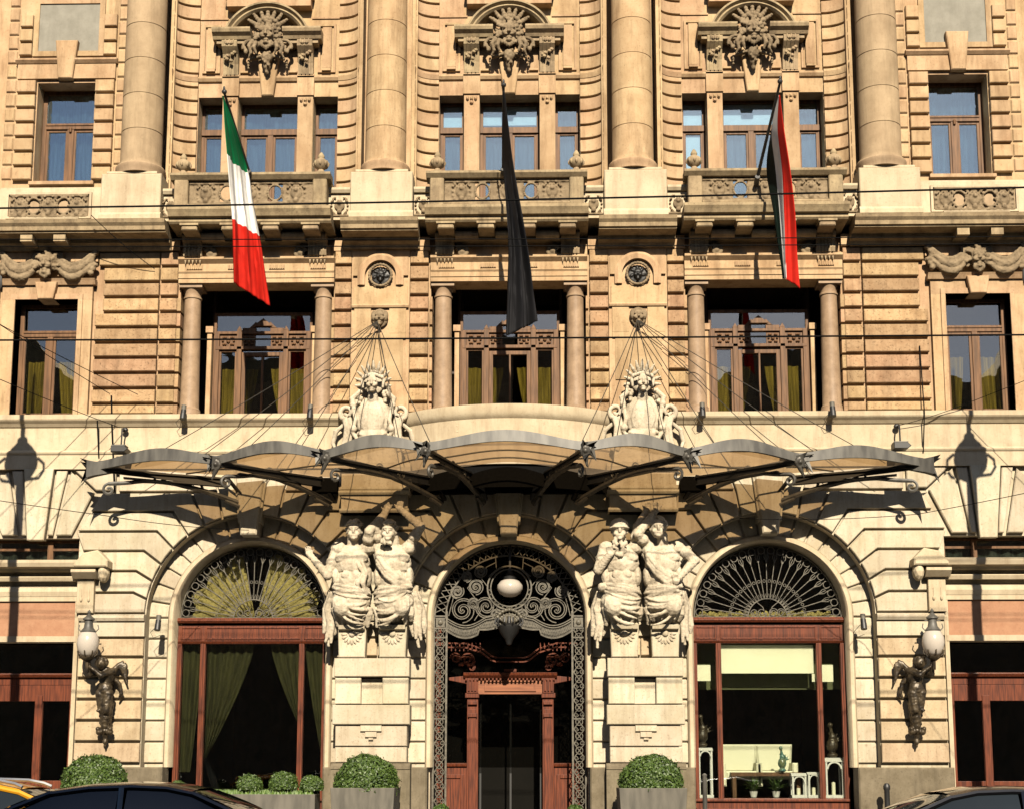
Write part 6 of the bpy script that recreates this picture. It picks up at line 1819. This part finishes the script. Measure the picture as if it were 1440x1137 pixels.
# ------------------------------------------------------------------ cars
def paint(name, col, rough=.25): return plain(name, col, rough, 0.0, tuple(c * .95 for c in col), 2, 0, .5, None, .9)
M['car_black'] = paint('black_car_paint', (.005, .005, .006)); M['car_yellow'] = paint('yellow_taxi_paint', (.55, .25, .012)); M['car_glass'] = plain('tinted_car_glass', (.012, .016, .018), .04, 0, (.01, .013, .015), 2, 0, .6)
M['rubber'] = plain('tyre_rubber', (.02, .02, .02), .85); M['alloy'] = plain('alloy_rim', (.45, .45, .45), .3, .8); M['lens'] = plain('lamp_lens', (.6, .6, .6), .1); M['redlens'] = plain('tail_lens', (.4, .01, .01), .15)
M['chrome'] = plain('chrome_rail', (.6, .6, .58), .22, .9)
def car(name, label, x, d, rot, body, rails=False, roof=1.47):
    t = thing(name, label, 'car', (x, -d, -.14), rotz=rot, group='cars passing the hotel')
    k = (roof + .14) / 1.47
    L = 2.3
    # lower body: sections along the length (x, half width, sill, belt)
    b = MB()
    secs = [(-2.32, .60, .48, .66), (-2.28, .78, .30, .86), (-2.0, .86, .24, .98), (-1.4, .90, .22, .99), (0, .91, .20, .97), (1.2, .90, .22, .94), (1.9, .84, .24, .84), (2.22, .76, .28, .70), (2.34, .58, .36, .58)]
    rows = []
    for sx, hw, zb, zt in secs:
        zb, zt = zb * k, zt * k
        zm = (zb + zt) / 2
        rows.append([(sx, q * w_, z) for q, w_, z in ((-1, hw * .9, zb), (-1, hw, zb + .1), (-1, hw * 1.01, zm), (-1, hw * .97, zt - .06), (-1, hw * .9, zt), (0, 0, zt + .03), (1, hw * .9, zt), (1, hw * .97, zt - .06), (1, hw * 1.01, zm), (1, hw, zb + .1), (1, hw * .9, zb))])
    b.grid(rows, close=True, caps=True)
    # roof and pillars
    top = [(-1.80, .80, 1.02), (-.95, .66, 1.40), (-.5, .64, 1.455), (0, .64, 1.47), (.40, .64, 1.455), (.70, .66, 1.40), (1.62, .78, .98)]
    top = [(a, w_, z * k) for a, w_, z in top]
    rr = []
    for a, w_, z in top[1:-1]: rr.append([(a, -w_, z - .045), (a, -w_ * .93, z - .012), (a, -w_ * .5, z + .012), (a, 0, z + .018), (a, w_ * .5, z + .012), (a, w_ * .93, z - .012), (a, w_, z - .045)])
    b.grid(rr)
    zb_ = .97 * k
    for q in (-1, 1):
        for p, e in ((top[1], top[0]), (top[5], top[6])):
            b.tube([(p[0], q * p[1], p[2] - .04), ((p[0] + e[0]) / 2, q * (p[1] + e[1]) / 2, (p[2] + e[2]) / 2 - .01), (e[0], q * e[1], e[2] - .02)], .035, 6)
        b.tube([(a, q * (w_ + .005), z - .045) for a, w_, z in top[1:-1]], .03, 6)
        b.tube([(-.12, q * .66, 1.42 * k), (-.10, q * .85, zb_)], .035, 6)
    o = b.build('body', body, t, smooth=50)
    # windows
    for q in (-1, 1):
        for xa, xb in ((-1.62, -.16), (-.06, 1.42)):
            g = MB()
            def topz(a):
                for (x0, w0, z0), (x1, w1, z1) in zip(top, top[1:]):
                    if x0 <= a <= x1: u = (a - x0) / (x1 - x0); return w0 + (w1 - w0) * u, z0 + (z1 - z0) * u
            rws = []
            for i in range(13):
                a = xa + (xb - xa) * i / 12
                w_, z = topz(a)
                rws.append([(a, q * .855, zb_ - .01), (a, q * ((.855 + w_) / 2 + .02), (zb_ + z - .06) / 2), (a, q * w_, z - .06)])
            g.grid(rws); g.build('side_window', M['car_glass'], t, smooth=60)
    for nm, p, e in (('rear_window', top[1], top[0]), ('windscreen', top[5], top[6])):
        g = MB(); rws = []
        for i in range(7):
            u = i / 6
            a, w_, z = lerp(p, e, u)
            bul = .05 * math.sin(PI * u)
            rws.append([(a + (bul if p[0] > 0 else -bul) + .10 * (1 - (2 * j / 8 - 1) ** 2) * (1 if p[0] > 0 else -1), w_ * (2 * j / 8 - 1), z + bul * .5 - .01) for j in range(9)])
        g.grid(rws); g.build(nm, M['car_glass'], t, smooth=60)
    for q in (-1, 1):
        for a in (-1.38, 1.40):
            w = MB(); yy = q * .80
            w.grid([[(a + r * math.cos(2 * PI * i / 28), yy + q * e, .32 + r * math.sin(2 * PI * i / 28)) for e, r in ((-.12, .22), (-.12, .30), (-.09, .325), (.07, .325), (.10, .30), (.10, .22))] for i in range(29)])
            wo = w.build('wheel', M['rubber'], t, smooth=40)
            w = MB()
            for i in range(8):
                an = 2 * PI * i / 8
                w.tube([(a, yy + q * .08, .32), (a + .2 * math.cos(an), yy + q * .09, .32 + .2 * math.sin(an))], .03, 5)
            w.tube([(a + .21 * math.cos(2 * PI * i / 24), yy + q * .09, .32 + .21 * math.sin(2 * PI * i / 24)) for i in range(25)], .02, 5); w.ell((a, yy + q * .09, .32), (.06, .03, .06))
            w.build('rim', M['alloy'], wo)
        w = MB(); w.ell((2.2, q * .58, .66 * k), (.12, .16, .07)); w.build('headlight', M['lens'], t, smooth=60)
        w = MB(); w.ell((-2.22, q * .62, .80 * k), (.10, .16, .08)); w.build('tail_light', M['redlens'], t, smooth=60)
        w = MB(); w.ell((1.18, q * .98, 1.02 * k), (.08, .12, .07)); w.tube([(1.2, q * .84, .97 * k), (1.18, q * .95, 1.0 * k)], .025, 5); w.build('wing_mirror', body, t, smooth=60)
        for a in (-.55, .75):
            w = MB(); w.tube([(a - .1, q * .915, .86 * k), (a + .1, q * .915, .86 * k)], .02, 6); w.build('door_handle', M['chrome'], t)
        if rails:
            w = MB(); w.tube([(-1.0, q * .58, 1.42 * k), (-.9, q * .58, 1.47 * k), (-.3, q * .57, 1.52 * k), (.4, q * .57, 1.50 * k), (.62, q * .58, 1.46 * k), (.72, q * .6, 1.42 * k)], .028, 6); w.build('roof_rail', M['chrome'], t, smooth=50)
    w = MB(); w.box(2.26, 2.36, -.4, .4, .42 * k, .56 * k); w.build('grille', M['darkiron'], t)
car('parked_car', 'glossy black saloon car with its roof in front of the yellow car', -4.03, 13.0, 0, M['car_black'])
car('parked_car', 'black car facing left at the right corner, below the bronze wall lamp', 6.10, 13.0, PI, M['car_black'], roof=1.43)
car('taxi', 'yellow car with silver roof rails behind the black saloon', -7.0, 10.3, 0, M['car_yellow'], rails=True, roof=1.45)
